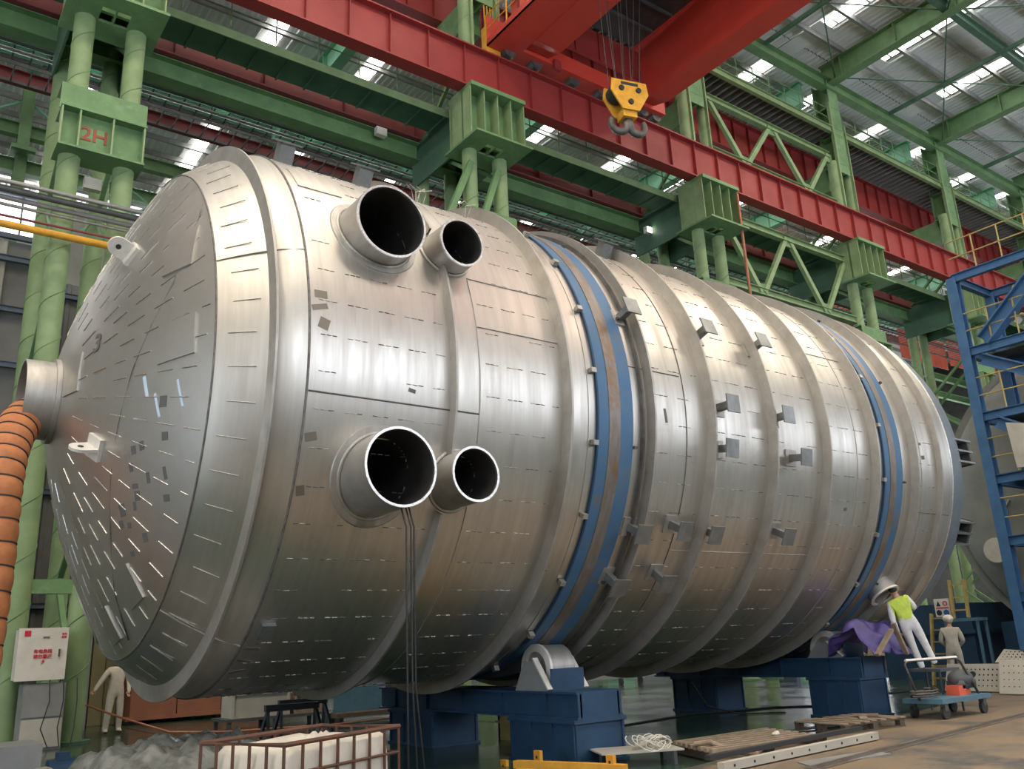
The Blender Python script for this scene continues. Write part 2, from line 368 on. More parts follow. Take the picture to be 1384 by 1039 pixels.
# roof beams along Y over every column row: haunched H section with stiffeners
def roof_beam(x, lab, y0=-15.9, y1=21.3, z0=28.9, z1=30.0, green=green):
    t = thing('roof_beam', lab, 'beam', (x, y1, z0))
    MB().box(x-.03, x+.03, y0, y1, z0, z1).box(x-.28, x+.28, y0, y1, z0-.05, z0).box(x-.25, x+.25, y0, y1, z1, z1+.04).build('beam_body', green, t)
    for k in range(12):
        y = y1-1.2-k*3.0
        if y > y0: MB().box(x-.24, x+.24, y-.02, y+.02, z0, z1).build('stiffener', green, t)
    return t
ORD = ['', '', 'over the numbered column', 'over the second column', 'over the third column', 'nearest of those in the upper right of the view', 'second of those in the upper right of the view', 'third of those in the upper right of the view', 'fourth along, at the far right', 'at the far end of the hall']
for k, x in enumerate(COLX):
    if k >= 2: roof_beam(x, 'green roof beam of near hall, '+ORD[k])
for k, x in enumerate(COLX):
    if k >= 2: roof_beam(x, 'lit-coloured roof beam of next bay, '+ORD[k], 22.6, 41.5, 28.7, 30.0, green_mint_lit)  # strong light on these beams is put into their colour
# tie beams under the purlins (along X) and thin bracing rods
def xbeam(name, lab, cat, y, z0, z1, w, m, x0=-20, x1=97, flange=True, group=None, t=.03):
    mb = MB().box(x0, x1, y-t/2, y+t/2, z0, z1)
    if flange: mb.box(x0, x1, y-w/2, y+w/2, z0-.03, z0).box(x0, x1, y-w/2, y+w/2, z1, z1+.03)
    return tag(mb.build(name, m), lab, cat, group)
xbeam('tie_beam', 'green longitudinal beam under the roof sheets, middle of the near hall', 'beam', 14.6, 29.0, 29.5, .3, green_dark)
xbeam('tie_beam', 'green longitudinal beam under the roof sheets, further out over the hall', 'beam', 6.0, 29.0, 29.5, .3, green_dark)
for k in range(4, 9):
    x0, x1 = COLX[k], COLX[k+1]; mb = MB()
    for ya, yb in ((20.6, 14.6), (14.6, 6.0), (6.0, -2.5)):
        mb.cyl((x0, ya, 29.1), (x1, yb, 29.1), .035, 6).cyl((x1, ya, 29.1), (x0, yb, 29.1), .035, 6)
    xm = (x0+x1)/2
    mb.bar((xm, 20.8, 29.0), (xm, -3, 29.2), .14, .2)
    tag(mb.build('roof_bracing', green_dark), 'thin crossed rods under the roof sheets, '+['left of the first right-hand roof beam', 'between first and second right-hand roof beams', 'between second and third right-hand roof beams', 'past the third right-hand roof beam', 'at the far right end'][k-4], 'bracing')
# ------------------------------------------------------------------ column row A (shared by both bays)
YN, YF = 21.2, 24.3
def make_column(x, lab):
    t = thing('steel_column', lab, 'column', (x, YN, 0))
    for y, zt in ((YN, 24.2), (YF, 19.2)):
        for sx in (-.62, .62):
            pm = green_pipe
            p = MB().cyl((x+sx, y, 0), (x+sx, y, zt), .25, 20).build('tube', pm, t, smooth=True, angle=40)
            h = [(x+sx+.252*math.cos(a), y+.252*math.sin(a), .5+a*.19) for a in [i*.35 for i in range(int((zt-.6)/.19/.35))]]
            MB().tube(h, .014, 4).build('spiral_weld', green, p)
            MB().cyl((x+sx, y, 0), (x+sx, y, .06), .42, 16).build('base_plate', green_dark, p)
    # upper box column and head
    MB().box(x-.42, x+.42, YN-.3, YN-.26, 23.6, 29).box(x-.42, x+.42, YN+.55, YN+.59, 23.6, 29).box(x-.04, x+.04, YN-.3, YN+.59, 23.6, 29).build('upper_column', green, t)
    MB().box(x-.6, x-.5, YN-.36, YN-.2, 19, 27.6).box(x+.5, x+.56, YN-.36, YN-.2, 21, 26.5).build('pale_edge_strip', green_pipe, t)
    for z in (24.1, 25.7, 27.4): MB().box(x-.44, x+.44, YN-.31, YN+.6, z, z+.05).build('stiffener', green, t)
    # corbel to the higher girder behind
    MB().prism([(x-.4, YN+.5, 22.9), (x-.4, YF, 22.9), (x-.4, YF+.3, 23.6), (x-.4, YF+.3, 24.1), (x-.4, YN+.5, 24.1)], (.8, 0, 0)).build('corbel', green, t)
    # bracket carrying the red runway girder
    b = MB().box(x-1.12, x+1.12, 20.2, 21.7, 19.4, 19.55).box(x-1.12, x+1.12, 20.75, 20.85, 17.6, 19.4).box(x-1.12, x+1.12, 21.45, 21.5, 17.6, 19.4)
    br = b.build('bracket', green, t)
    for k in range(5): MB().box(x-1.12+k*.55, x-1.08+k*.55, 20.3, 21.6, 17.6, 19.4).build('rib', green_pipe, br)
    fp = MB()
    for (a0, a1, b0, b1) in ((-1.15, -.35, 19.95, 21.9), (.35, 1.15, 19.95, 21.9), (-.35, .35, 19.95, 20.5), (-.35, .35, 21.1, 21.9)): fp.box(x+a0, x+a1, b0, b1, 17.52, 17.6)
    fp.box(x-.02, x+.02, 20.5, 21.1, 17.52, 17.6).build('bottom_plate', green, br)
    # diaphragm boxes between the tubes
    for z0, z1 in ((13.5, 14.5),):
        d = MB().box(x-.95, x+.95, 20.86, 20.9, z0, z1).box(x-.98, x+.98, 20.6, 21.5, z0-.06, z0).box(x-.98, x+.98, 20.6, 21.5, z1, z1+.05).build('tie_box', green, t)
        for k in (-.95, -.55, .2, .93): MB().box(x+k-.02, x+k+.02, 20.62, 20.88, z0, z1).build('rib', green_pipe, d)
    MB().box(x-1.0, x+1.0, 20.9, 21.6, 15.25, 15.31).box(x-1.0, x+1.0, 20.86, 20.9, 14.56, 15.25).build('upper_tie', green, t)
    for z in (3.2, 8.2): MB().bar((x-.6, YN, z), (x+.6, YN, z), .2, .3).build('batten', green, t)
    for z0 in (1, 6, 11, 16.8):
        mb = MB().bar((x-.62, YN, z0), (x-.62, YF, z0+2.5), .12, .12).bar((x-.62, YF, z0+2.5), (x-.62, YN, z0+5), .12, .12)
        mb.bar((x+.62, YN, z0), (x+.62, YF, z0+2.5), .12, .12).bar((x+.62, YF, z0+2.5), (x+.62, YN, z0+5), .12, .12).build('lacing', green, t)
    # cross head between front and rear tubes with its two openings
    MB().box(x-.9, x+.9, 21.5, 24.6, 19.0, 19.25).box(x-.9, x-.84, 21.7, 24.5, 17.6, 19.4).box(x+.84, x+.9, 21.7, 24.5, 17.6, 19.4).build('cross_head', green_dark, t)
    return t
CL = ['', '', 'green twin tube column marked 2H above the vessel dome', 'green twin tube column rising behind the second large nozzle', 'green twin tube column behind the vessel below the crane hook', 'green twin tube column behind the vessel, second right of the hook', 'green twin tube column near the blue tower, right of the vessel top', 'green twin tube column at the right edge behind the blue tower', 'green twin tube column far down the row', 'green twin tube column last of the row']
c0 = make_column(COLX[2], CL[2])
for k in range(3, 9): dup(c0, (COLX[k]-COLX[2], 0, 0), CL[k])
text('2H', 'column_mark', .52, darkred_txt, (COLX[2]-.17, 20.85, 14.0), (1, 0, 0), (0, 0, 1), c0, .006, .006)
# knee braces on the column behind the nozzles
tag(MB().bar((14.45, 21, 17.0), (13.5, 21, 14.7), .16, .2).build('knee_brace', green), 'slim green brace dropping left from the column behind the second nozzle', 'brace')
tag(MB().bar((15.55, 21, 17.0), (14.75, 21, 14.7), .16, .2).build('knee_brace', green), 'slim green brace between the two tubes of the column behind the second nozzle', 'brace')
# vertical truss bracing in the row, panels 4..6
def truss(i, z0, z1, lab, n):
    a, b = COLX[i]+.9, COLX[i+1]-.9; t = thing('lattice_truss', lab, 'truss', ((a+b)/2, 21.2, z0))
    MB().hbar((a, 21.2, z0), (b, 21.2, z0), .28, .3).build('bottom_chord', green_pipe, t)
    MB().hbar((a, 21.2, z1), (b, 21.2, z1), .28, .3).build('top_chord', green_pipe, t)
    L = (b-a)/n
    for k in range(n):
        xa = a+k*L; MB().bar((xa+.1, 21.2, z0 if k % 2 else z1), (xa+L-.1, 21.2, z1 if k % 2 else z0), .18, .22).build('diagonal', green_pipe, t)
        MB().box(xa+L-.25, xa+L+.25, 21.15, 21.25, (z1-.4 if k % 2 else z0-.1), (z1+.1 if k % 2 else z0+.4)).build('gusset', green, t)
truss(4, 15.6, 18.7, 'green zigzag lattice truss just above the vessel, left of the second bracket from the tower', 4)
truss(4, 21.8, 24.5, 'green zigzag lattice truss above the red runway girder, right of the crane', 4)
# ------------------------------------------------------------------ girders along the row
def girder(name, lab, y, z0, z1, w, m, x0, x1, rib=.95, ribw=.14, side=-1, fl=.06):
    t = thing(name, lab, 'girder', ((x0+x1)/2, y, z0))
    MB().box(x0, x1, y-.02, y+.02, z0, z1).build('web', m, t)
    MB().box(x0, x1, y-w/2, y+w/2, z0-fl, z0).build('bottom_flange', m, t)
    MB().box(x0, x1, y-w/2, y+w/2, z1, z1+fl).build('top_flange', m, t)
    n = int((x1-x0)/rib); r0 = MB().box(x0-.012, x0+.012, y+side*(.02+ribw), y+side*.02, z0, z1).build('stiffener', m, t)
    for k in range(1, n): inst(r0, (k*rib, 0, 0), t)
    return t
g1 = girder('runway_girder', 'long red crane runway girder with upright ribs crossing above the vessel', 20.75, 19.62, 21.2, .5, red, -20, 90, 1.42)
MB().box(-20, 90, 20.7, 20.8, 21.26, 21.4).build('crane_rail', steel_dark, g1)
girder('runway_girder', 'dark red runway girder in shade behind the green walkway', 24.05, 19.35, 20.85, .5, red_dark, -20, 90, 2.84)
girder('runway_girder', 'higher red ribbed runway girder of the next bay at upper right', 23.3, 24.2, 26.0, .5, red, -20, 90, 1.15)
xbeam('tie_beam', 'light green deep tie beam under the dark red girder', 'beam', 24.2, 18.55, 19.2, .5, green, group=None)
# walkway between the girders with railing
t = thing('walkway', 'green walkway with slim railing just behind the red runway girder', 'walkway', (30, 22.4, 19.2))
MB().box(-20, 90, 21.95, 23.3, 19.32, 19.36).box(-20, 90, 21.9, 21.96, 19.1, 19.4).build('deck', green_dark, t)
MB().box(-20, 90, 21.86, 21.9, 19.08, 19.36).build('edge_beam', green_pipe, t)
r0 = MB().box(-20, -19.94, 21.96, 23.3, 19.25, 19.32).build('joist', green_dark, t)
for k in range(1, 116): inst(r0, (k*.95, 0, 0), t)
r0 = MB().cyl((-20, 21.93, 19.5), (-20, 21.93, 20.7), .022, 6).build('railing_post', green, t)
for k in range(1, 78): inst(r0, (k*1.4, 0, 0), t)
for z in (20.1, 20.7): MB().cyl((-20, 21.93, z), (90, 21.93, z), .02, 6).build('handrail', green, t)
# higher walkway (dark ribbed deck) with railing
t = thing('walkway', 'higher green walkway with ribbed underside at upper right', 'walkway', (30, 22, 25.7))
MB().box(20, 90, 21.0, 23.2, 26.2, 26.24).build('deck', green_dark, t)
MB().hbar((20, 20.98, 26.0), (90, 20.98, 26.0), .2, .34, .03).build('edge_beam', green_pipe, t)
r0 = MB().box(20, 20.1, 21.05, 23.2, 26.0, 26.2).build('joist', grey_mid, t)
for k in range(1, 156): inst(r0, (k*.45, 0, 0), t)
r0 = MB().cyl((20, 21, 26.2), (20, 21, 27.3), .025, 6).build('railing_post', green, t)
for k in range(1, 60): inst(r0, (k*1.2, 0, 0), t)
for z in (26.75, 27.3): MB().cyl((20, 21, z), (90, 21, z), .022, 6).build('handrail', green, t)
xbeam('eaves_beam', 'green eaves beam joining the column heads at upper right', 'beam', 21.0, 28.5, 29.1, .45, green, 20, 97)
for y, z, lab in ((24.9, 19.1, 'bundle of grey pipes under the light green tie beam'),):
    t = thing('pipe_bundle', lab, 'pipes', (30, y, z))
    for k, (dy, dz, r, m) in enumerate(((0, 0, .1, galv), (.3, -.04, .08, grey_mid), (.55, .03, .1, green_dark), (.8, -.12, .06, galv))): MB().cyl((-20, y+dy, z+dz), (90, y+dy, z+dz), r, 8).build('pipe', m, t)
def ladder_tray(lab, y, z, x0, x1, w=.55, m=grey_dk, pitch=.5):
    t = thing('cable_tray', lab, 'cable tray', ((x0+x1)/2, y, z)); MB().box(x0, x1, y, y+.03, z, z+.1).box(x0, x1, y+w, y+w+.03, z, z+.1).build('side_rail', m, t)
    r = MB().box(x0, x0+.05, y+.03, y+w, z+.02, z+.05).build('rung', m, t); n = min(int((x1-x0)/pitch), 290)
    for k in range(1, n): inst(r, (k*pitch, 0, 0), t)
    return t
ladder_tray('dark ladder cable tray hanging below the grey pipe bundle', 26.0, 19.45, -18, 80, .9)
ladder_tray('wide dark ladder cable tray lower down behind the vessel top', 30.0, 21.35, -18, 80, 1.1, grey_dk, .55)
for k in range(2, 8):
    hr = thing('hanger_rods', 'thin hanger rods holding pipes, right of the '+['numbered column', 'column behind the second nozzle', 'column below the hook', 'second column right of the hook', 'column near the blue tower', 'column at the right edge'][k-2], 'rods', (COLX[k]+4, 25.5, 18.9))
    MB().cyl((COLX[k]+4, 25.75, 18.55), (COLX[k]+4, 25.75, 20.6), .02, 5).build('rod', grey_dk, hr); MB().cyl((COLX[k]+7.5, 26.35, 19.45), (COLX[k]+7.5, 26.35, 20.6), .02, 5).build('rod', grey_dk, hr)
# row B far columns and members
YB = 42.0
def far_column(x, lab):
    t = thing('far_column', lab, 'column', (x, YB, 0))
    MB().box(x-.25, x+.25, YB-.3, YB-.27, 0, 29.2).box(x-.25, x+.25, YB+.27, YB+.3, 0, 29.2).box(x-.02, x+.02, YB-.27, YB+.27, 0, 29.2).build('shaft', green, t)
    MB().box(x-.5, x+.5, YB-.9, YB+.1, 24.4, 24.6).build('bracket', green, t)
    return t
fc = far_column(COLX[2], 'distant green H column seen left of the numbered column')
for k in range(3, 9): dup(fc, (COLX[k]-COLX[2], 0, 0), 'distant green H column of the far row, '+['', '', '', 'seen left of the bracket behind the nozzles', 'seen under the crane hook', 'seen behind the lattice trusses', 'seen behind the column near the blue tower', 'seen through the blue tower', 'at the far end'][k])
xbeam('far_beam', 'pale mint eaves beam of the far row, brightly lit', 'beam', YB, 29.85, 30.35, .4, green_mint_lit)  # its brightly lit look is put into the mint colour
xbeam('far_beam', 'thin dark red beam far behind the vessel top', 'beam', 40.5, 27.3, 27.9, .4, red_dark)
xbeam('far_beam', 'upper green wall beam of the far row seen left of the numbered column', 'beam', YB, 25.5, 26.1, .4, green)
xbeam('far_beam', 'lower green wall beam of the far row seen left of the numbered column', 'beam', YB, 23.6, 24.2, .4, green)
xbeam('far_beam', 'grey beam high in the next bay', 'beam', 35, 26.3, 26.6, .3, grey_mid)
xbeam('far_beam', 'dark beam high in the next bay over the cable trays', 'beam', 33, 25.0, 25.4, .3, green_dark)
for k, (a, b) in enumerate(((-8.3, 3.3), (3.3, 15.15), (15.15, 26.4), (26.4, 37.35), (37.35, 48.1), (48.1, 58.8))):
    tag(MB().cyl((a, YB, 19.5), (b, YB, 27.5), .06, 6).cyl((b, YB, 19.5), (a, YB, 27.5), .06, 6).build('cross_bracing', green_mint_lit), 'thin mint crossed rods of the far row, '+['left of the numbered column', 'right of the numbered column', 'behind the nozzles', 'behind the blue tire ring', 'behind the stiffening rings', 'behind the blue tower'][k], 'bracing')
# third bay skirt and lower roof
tag(MB().box(-30, 97, 55, 55.2, 22, 29).build('high_partition', siding), 'pale sheet partition high up in the farthest bay', 'partition')
# left-hand pipes
t = thing('pipe_bundle', 'bundle of three long grey and brown pipes in front of the numbered column', 'pipes', (0, 20.5, 11.8))
for k, (y, z, r, m) in enumerate(((20.35, 12.0, .055, galv), (20.45, 11.86, .075, grey_dk), (20.6, 11.72, .06, grey_mid), (20.7, 11.6, .04, steel_dull))): MB().cyl((-14, y, z), (5.6, y, z), r, 10).build('pipe', m, t, smooth=True)
tag(MB().cyl((-14, 20.4, 10.98), (5.6, 20.4, 10.98), .085, 12).build('gas_pipe', yellow, smooth=True), 'long ochre yellow pipe running past the numbered column', 'pipe')
tag(MB().cyl((-14, 20.6, 11.28), (5.6, 20.6, 11.28), .03, 8).build('thin_pipe', red_dark), 'thin dark red pipe just above the yellow pipe', 'pipe')
tag(MB().box(4.6, 5.0, 25.2, 25.5, 0, 12).build('grey_post', grey_mid), 'grey steel post between the numbered column and the dome', 'post')
tag(MB().hbar((1.3, 22.6, 0), (1.3, 22.6, 8), .3, .2).build('grey_post', grey_mid), 'short grey steel post behind the orange duct', 'post')
# orange sheets / far right panels
for i, (x, y, z, w, h) in enumerate(((36, 34, 21.5, 2.6, 1.4), (41, 34, 21.3, 2.8, 1.4), (50, 36, 28.0, 7, 2.2), (62, 38, 27.5, 9, 2.6), (66, 33, 21.5, 7, 2.4), (74, 33, 22, 8, 2.6), (58, 33, 17.5, 8, 2.2), (47.5, 26.0, 20.0, 4.5, 1.7))):
    q = thing('orange_sheet', 'orange red sheet hanging far behind, '+['left of the lower lattice truss foot', 'right beside the lower lattice truss foot', 'above the red runway girder near the tower', 'highest and farthest right', 'just left of the blue tower top', 'seen through the blue tower top', 'low behind the vessel end', 'right of the second bracket from the tower'][i], 'sheet', (x, y, z))
    n = max(2, int(w/.9))
    for k in range(n): MB().box(x-w/2+k*w/n, x-w/2+(k+1)*w/n-.03, y, y+.05, z, z+h).build('panel', orange_red, q)
    for e in (-.4, .4): MB().cyl((x+w*e, y+.02, z+h), (x+w*e, y+.02, ZR), .02, 5).build('hanger', grey_dk, q)
# ------------------------------------------------------------------ overhead travelling crane
cr = thing('bridge_crane', 'bright red bridge crane with two box girders spanning the hall overhead', 'crane', (19.5, 20.7, 21.4))
for x0, x1 in ((16.4, 17.55), (22.0, 22.95)):
    prof = [(x0, 20.9, 22.4), (x0, 20.3, 21.9), (x0, 19.6, 21.7), (x0, -14, 21.7), (x0, -14, 24.1), (x0, 20.9, 24.1)]
    o = MB().prism(prof, (x1-x0, 0, 0)).build('box_girder', red_bright, cr)
    MB().box(x0-.06, x1+.06, -14, 20.9, 24.1, 24.16).build('top_flange', red_bright, o)
MB().box(15.6, 23.6, 20.35, 21.1, 21.75, 22.4).build('end_carriage', red_bright, cr)
MB().box(17.6, 22.0, 20.0, 20.1, 22.5, 23.8).build('end_tie', red, cr)
for k in (18.6, 19.8, 21.0): MB().box(k, k+.05, 19.95, 20.0, 22.5, 23.8).build('tie_rib', red, cr)
for x in (16.0, 17.2, 19.0, 20.4, 22.6, 23.3): MB().cyl((x, 20.55, 21.7), (x, 20.9, 21.7), .24, 20).build('wheel', steel_dark, cr, smooth=True, angle=40)
for x in (17.9, 21.3): MB().box(x-.15, x+.15, 20.2, 20.35, 21.5, 21.9).build('wheel_guard', red, cr)
pl = MB().box(15.15, 16.4, -10, 20.8, 21.72, 21.78).box(15.15, 15.19, -10, 20.8, 21.72, 22.0).box(15.15, 16.4, 20.76, 20.8, 21.75, 23.0).build('side_platform', red_bright, cr)
MB().box(15.5, 16.4, 17.2, 19.4, 21.9, 22.9).build('grille_cabinet', red, cr)
for k in range(4): MB().box(15.42, 15.5, 17.3+k*.52, 17.6+k*.52, 21.95, 22.85).build('grille_slat', orange_red, cr)
rp = MB().cyl((15.17, -9, 21.9), (15.17, -9, 23.0), .03, 6).build('railing_post', yellow, pl)
for k in range(1, 26): inst(rp, (0, k*1.2-.2, 0), pl)
for z in (22.45, 23.0): MB().cyl((15.17, -10, z), (15.17, 20.8, z), .025, 6).build('handrail', yellow, pl)
MB().box(15.15, 15.75, 20.8, 21.1, 21.5, 22.6).build('yellow_buffer', yellow, cr)
for k in range(5): MB().cyl((15.2+k*.13, 20.95, 22.6), (15.2+k*.13, 20.95, 23.9), .02, 5).build('cage_bar', yellow, cr)
tr = thing('crane_trolley', 'dark trolley underside sitting between the two red crane girders', 'trolley', (19.8, 14, 24.2))
MB().box(17.5, 22.1, 9.5, 20.3, 24.3, 25.2).build('frame', mesh_dark, tr)
for k in range(10): MB().box(17.6, 22.0, 9.7+k*1.05, 9.78+k*1.05, 24.2, 24.3).build('cross_bar', grey_dk, tr)
MB().cyl((18.2, 16.6, 24.1), (20.9, 16.6, 24.1), .35, 20).build('rope_drum', steel_dark, tr, smooth=True, angle=40)
MB().box(18.2, 21, 12.5, 12.8, 24.12, 24.2).build('pale_batten', galv, tr)
HX, HY = 17.45, 16.7
HX = 17.55
hk = thing('hook_block', 'yellow hook block with dark forged hook hanging on steel ropes', 'crane hook', (HX, HY, 16.9))
c = Vector((HX, HY, 18.1)); ax = Vector((.96, -.28, 0)).normalized(); ay = Vector((.28, .96, 0)).normalized(); az = Vector((0, 0, 1))
def P3(a, b, z): return c+ax*a+ay*b+az*z
for sgn in (-1, 1):
    o = MB().prism([P3(-.66, sgn*.26, -.0), P3(-.3, sgn*.26, -.62), P3(.3, sgn*.26, -.62), P3(.66, sgn*.26, -.0), P3(.6, sgn*.26, .42), P3(-.6, sgn*.26, .42)], ay*(sgn*.05)).build('side_plate', yellow, hk)
    for (a, z) in ((-.3, .1), (.3, .1), (0, -.35)): MB().cyl(P3(a, sgn*.31, z), P3(a, sgn*.36, z), .09, 12).build('pin_cap', dark, o)
    MB().obox(P3(0, sgn*.315, .3), ax, ay, az, .3, .006, .05).build('marking', blk_txt, o)
for a in (-.3, 0, .3): MB().cyl(P3(a, -.2, .1), P3(a, .2, .1), .3, 20).build('sheave', dark, hk)
MB().obox(P3(0, 0, -.68), ax, ay, az, .24, .22, .14).build('crosshead', yellow, hk)
hp = [P3(0, 0, -.65), P3(0, 0, -.8)]+[P3(.33*math.sin(a)-.0, 0, -1.02-.0+.24*math.cos(a)) for a in [R_(x) for x in range(0, 300, 20)]]
MB().tube([P3(0, 0, -.7), P3(0, 0, -.98)], .14, 12).build('shank', steel_dark, hk, smooth=True)
for sgn in (-1, 1):
    pts = [P3(0, 0, -.85)]+[P3(sgn*(.30-.28*math.cos(R_(a)))+sgn*.02, 0, -1.0-.28*math.sin(R_(a))) for a in range(0, 230, 20)]
    MB().tube(pts, .1, 10, r_fn=lambda i, n=len(pts): .155*(1-.5*i/n)).build('hook', steel_dark, hk, smooth=True)
for k in range(8):
    a = -.5+k*.14; MB().cyl(P3(a, .1*(-1)**k, .35), Vector((HX-.2+k*.34-.9, HY+.1*(k % 3)-.15, 24.3)), .012, 5).build('rope', steel_dark, hk)
# ------------------------------------------------------------------ the big vessel
YC, ZC, RS = 12.76, 5.02, 3.94
def surf(x, phi, r): return Vector((x, YC-r*math.cos(phi), ZC+r*math.sin(phi)))
V = thing('pressure_vessel', 'huge horizontal stainless vessel with dome end, ribs and two blue tire rings', 'vessel', (11, YC, ZC-RS))
def revolve(prof, n=200, a0=0, a1=360, hole=None):
    mb = MB(); full = abs(a1-a0) >= 360; m = n if full else n+1; vs = []
    for (x, r) in prof:
        for k in range(m): vs.append(surf(x, R_(a0+(a1-a0)*k/n), r))
    fs = []
    for i in range(len(prof)-1):
        for k in range(n):
            l = (k+1) % m
            f = (i*m+k, i*m+l, (i+1)*m+l, (i+1)*m+k)
            if hole:
                ctr = sum((vs[j] for j in f), Vector())/4
                if hole(ctr): continue
            fs.append(f)
    mb.add(vs, fs); return mb
def head_r(x): t = min(1, max(0, (2.85-x)/1.15)); return 3.4*(1-t)**(1/1.6)
hp = [(1.7+1.15*(1-math.cos(k/16*math.pi/2)) if k < 16 else 2.85, 0) for k in range(17)]
hp = [(x, max(.5, head_r(x))) for x, _ in hp if head_r(x) > .5 or x > 1.75]
revolve([(1.755, .45)]+hp, 180).build('dished_head', steel_head, V, smooth=True)
revolve([(2.85, 3.4), (2.95, 3.48), (3.1, 3.59), (3.25, 3.69), (3.36, 3.76)], 180).build('knuckle_course', steel, V, smooth=True)
NOZ = [(4.77, ZC+1.738, .485, 8.72), (5.83, ZC+1.72, .335, 8.74), (4.74, ZC-1.448, .46, 8.47), (5.83, ZC-1.43, .34, 8.58)]
def inhole(c):
    return c.y < YC and any((c.x-x)**2+(c.z-z)**2 < (r-.03)**2 for x, z, r, _ in NOZ)
revolve([(3.36, 3.77), (3.5, 3.85), (3.62, 3.91), (3.75, RS)], 200).build('shell_course', steel, V, smooth=True)
courses = [(3.75, 7.5), (7.5, 8.12), (8.8, 10.4), (10.4, 11.93), (11.93, 13.43), (13.43, 14.97), (14.97, 15.36), (15.98, 16.35), (16.35, 17.9)]
for a, b in courses:
    n = 8 if a != 3.75 else 100; k = 200 if a != 3.75 else 640
    revolve([(a+(b-a)*i/n, RS) for i in range(n+1)], k, hole=inhole if a == 3.75 else None).build('shell_course', steel, V, smooth=True)
# stiffening ring plates
def ring(x, h=.18, t=.03, a0=0, a1=360, m=steel_dull, r0=None):
    r0 = RS if r0 is None else r0; h0 = r0+h
    return revolve([(x-t/2, r0-.01), (x-t/2, h0), (x+t/2, h0), (x+t/2, r0-.01)], 220, a0, a1)
ring(3.36, .2, .03, r0=3.76).build('stiffening_ring', steel_dull, V, smooth=True, angle=30)
for (a0, a1) in ((-16.5, 21.0), (31, 333)): ring(5.66, .15, .03, a0, a1).build('stiffening_ring', steel_dull, V, smooth=True, angle=30)
for x, h in ((7.5, .19), (9.12, .17), (10.42, .2), (11.95, .19), (13.45, .18), (14.97, .17), (16.32, .17), (17.3, .12)):
    o = ring(x, h, .035).build('stiffening_ring', steel_dull, V, smooth=True, angle=30)
    for k in range(5): MB().tube([surf(x+.03, R_(k*72+35), RS), surf(x+.03, R_(k*72+35), RS+h)], .012, 4).build('splice', seam_dark, o)
ring(8.98, .07, .03).build('stiffening_ring', steel_dark, V, smooth=True, angle=30)
# tire rings
for a, b in ((8.12, 8.80), (15.36, 15.98)):
    o = revolve([(a, RS-.05), (a, RS+.02), (b, RS+.02), (b, RS-.05)], 220).build('tire_ring', tire_blue, V, smooth=True, angle=30)
    c0_ = a+(b-a)*.30; c1_ = a+(b-a)*.62
    revolve([(c0_, RS+.021), (c0_, RS+.028), (c1_, RS+.028), (c1_, RS+.021)], 220).build('rolling_track', tire_rust, o, smooth=True, angle=30)
    lip = revolve([(a-.03, RS), (a-.03, RS+.035), (a+.0, RS+.035), (a, RS)], 220).build('edge_lip', blue, o, smooth=True, angle=30)
    for k in range(24):
        ph = R_(k*15+4); r = RS+.05; e = surf(0, ph, 1)-Vector((0, YC, ZC)); tt = Vector((1, 0, 0)).cross(e)
        MB().obox(surf(a-.09, ph, r), (1, 0, 0), e, tt, .045, .04, .035).build('clip', steel_dull, o)
        if k % 2: MB().obox(surf(b+.03, ph, RS+.03), (1, 0, 0), e, tt, .03, .03, .02).build('clip', steel_dark, o)
# seams: circumferential and longitudinal
def cseam(x, r=RS, rad=.011, m=steel_dull, a0=0, a1=360):
    pts = [surf(x, R_(a0+(a1-a0)*k/160), r+.002) for k in range(160 if a1-a0 >= 360 else 161)]
    MB().tube(pts, rad, 5, closed=a1-a0 >= 360).build('weld_seam', m, V, smooth=True)
cseam(2.85, 3.4, .012, seam_dark); cseam(3.75, RS, .016, seam_dark); cseam(6.1, RS, .010, steel_dull, -14, 20); cseam(6.1, RS, .010, steel_dull, 31, 335); cseam(7.95, RS, .008, steel_dull); cseam(9.95, RS, .010, seam_dark); cseam(14.5, RS, .010, steel_dull); cseam(12.0, RS, .006, seam_dark); cseam(16.7, RS, .01, steel_dull); cseam(17.9, RS, .018, steel_bead)
def lseam(x0, x1, ph, m=steel_dull, rad=.011):
    MB().tube([surf(x0, R_(ph), RS+.003), surf(x1, R_(ph), RS+.003)], rad, 5).build('weld_seam', m, V)
for a in (18, -57, 95): MB().tube([surf(x, R_(a), r+.003) for x, r in ((2.86, 3.41), (3.1, 3.60), (3.34, 3.76))]+[surf(3.5, R_(a), 3.855), surf(3.74, R_(a), RS+.003)], .010, 5).build('weld_seam', steel_dull, V)
lseam(3.77, 6.09, -8.5, seam_dark); lseam(6.1, 7.48, 20.5); lseam(6.1, 7.48, 9); lseam(8.82, 9.9, 7, seam_dark, .009); lseam(9.98, 11.9, -33); lseam(12, 13.4, -33); lseam(16.4, 17.8, -19, seam_dark); lseam(13.5, 14.9, 24)
# head seams (edges of the middle plate) and square pads
seam_px = [(2.80, 10.05, 6.98), (2.70, 10.10, 6.5), (2.55, 10.11, 5.95), (2.39, 10.34, 5.44), (2.27, 10.57, 4.93), (2.22, 10.83, 4.3), (2.25, 11.11, 3.68), (2.35, 11.36, 3.1), (2.54, 11.76, 2.42), (2.78, 11.90, 1.85)]
MB().tube([Vector(p)-Vector((.006, 0, 0)) for p in seam_px], .009, 5).build('weld_seam', seam_dark, V, smooth=True)
MB().tube([Vector((x-.006, 2*YC-y, z)) for x, y, z in seam_px], .012, 5).build('weld_seam', steel_dull, V, smooth=True)
def hpt(phi, r, off=0):      # point on the head at angle, radius
    x = 2.85-1.15*(1-(r/3.4)**1.6); nx = Vector((-1, 0, 0)); return Vector((x, YC-r*math.cos(phi), ZC+r*math.sin(phi)))+hnorm(phi, r)*off
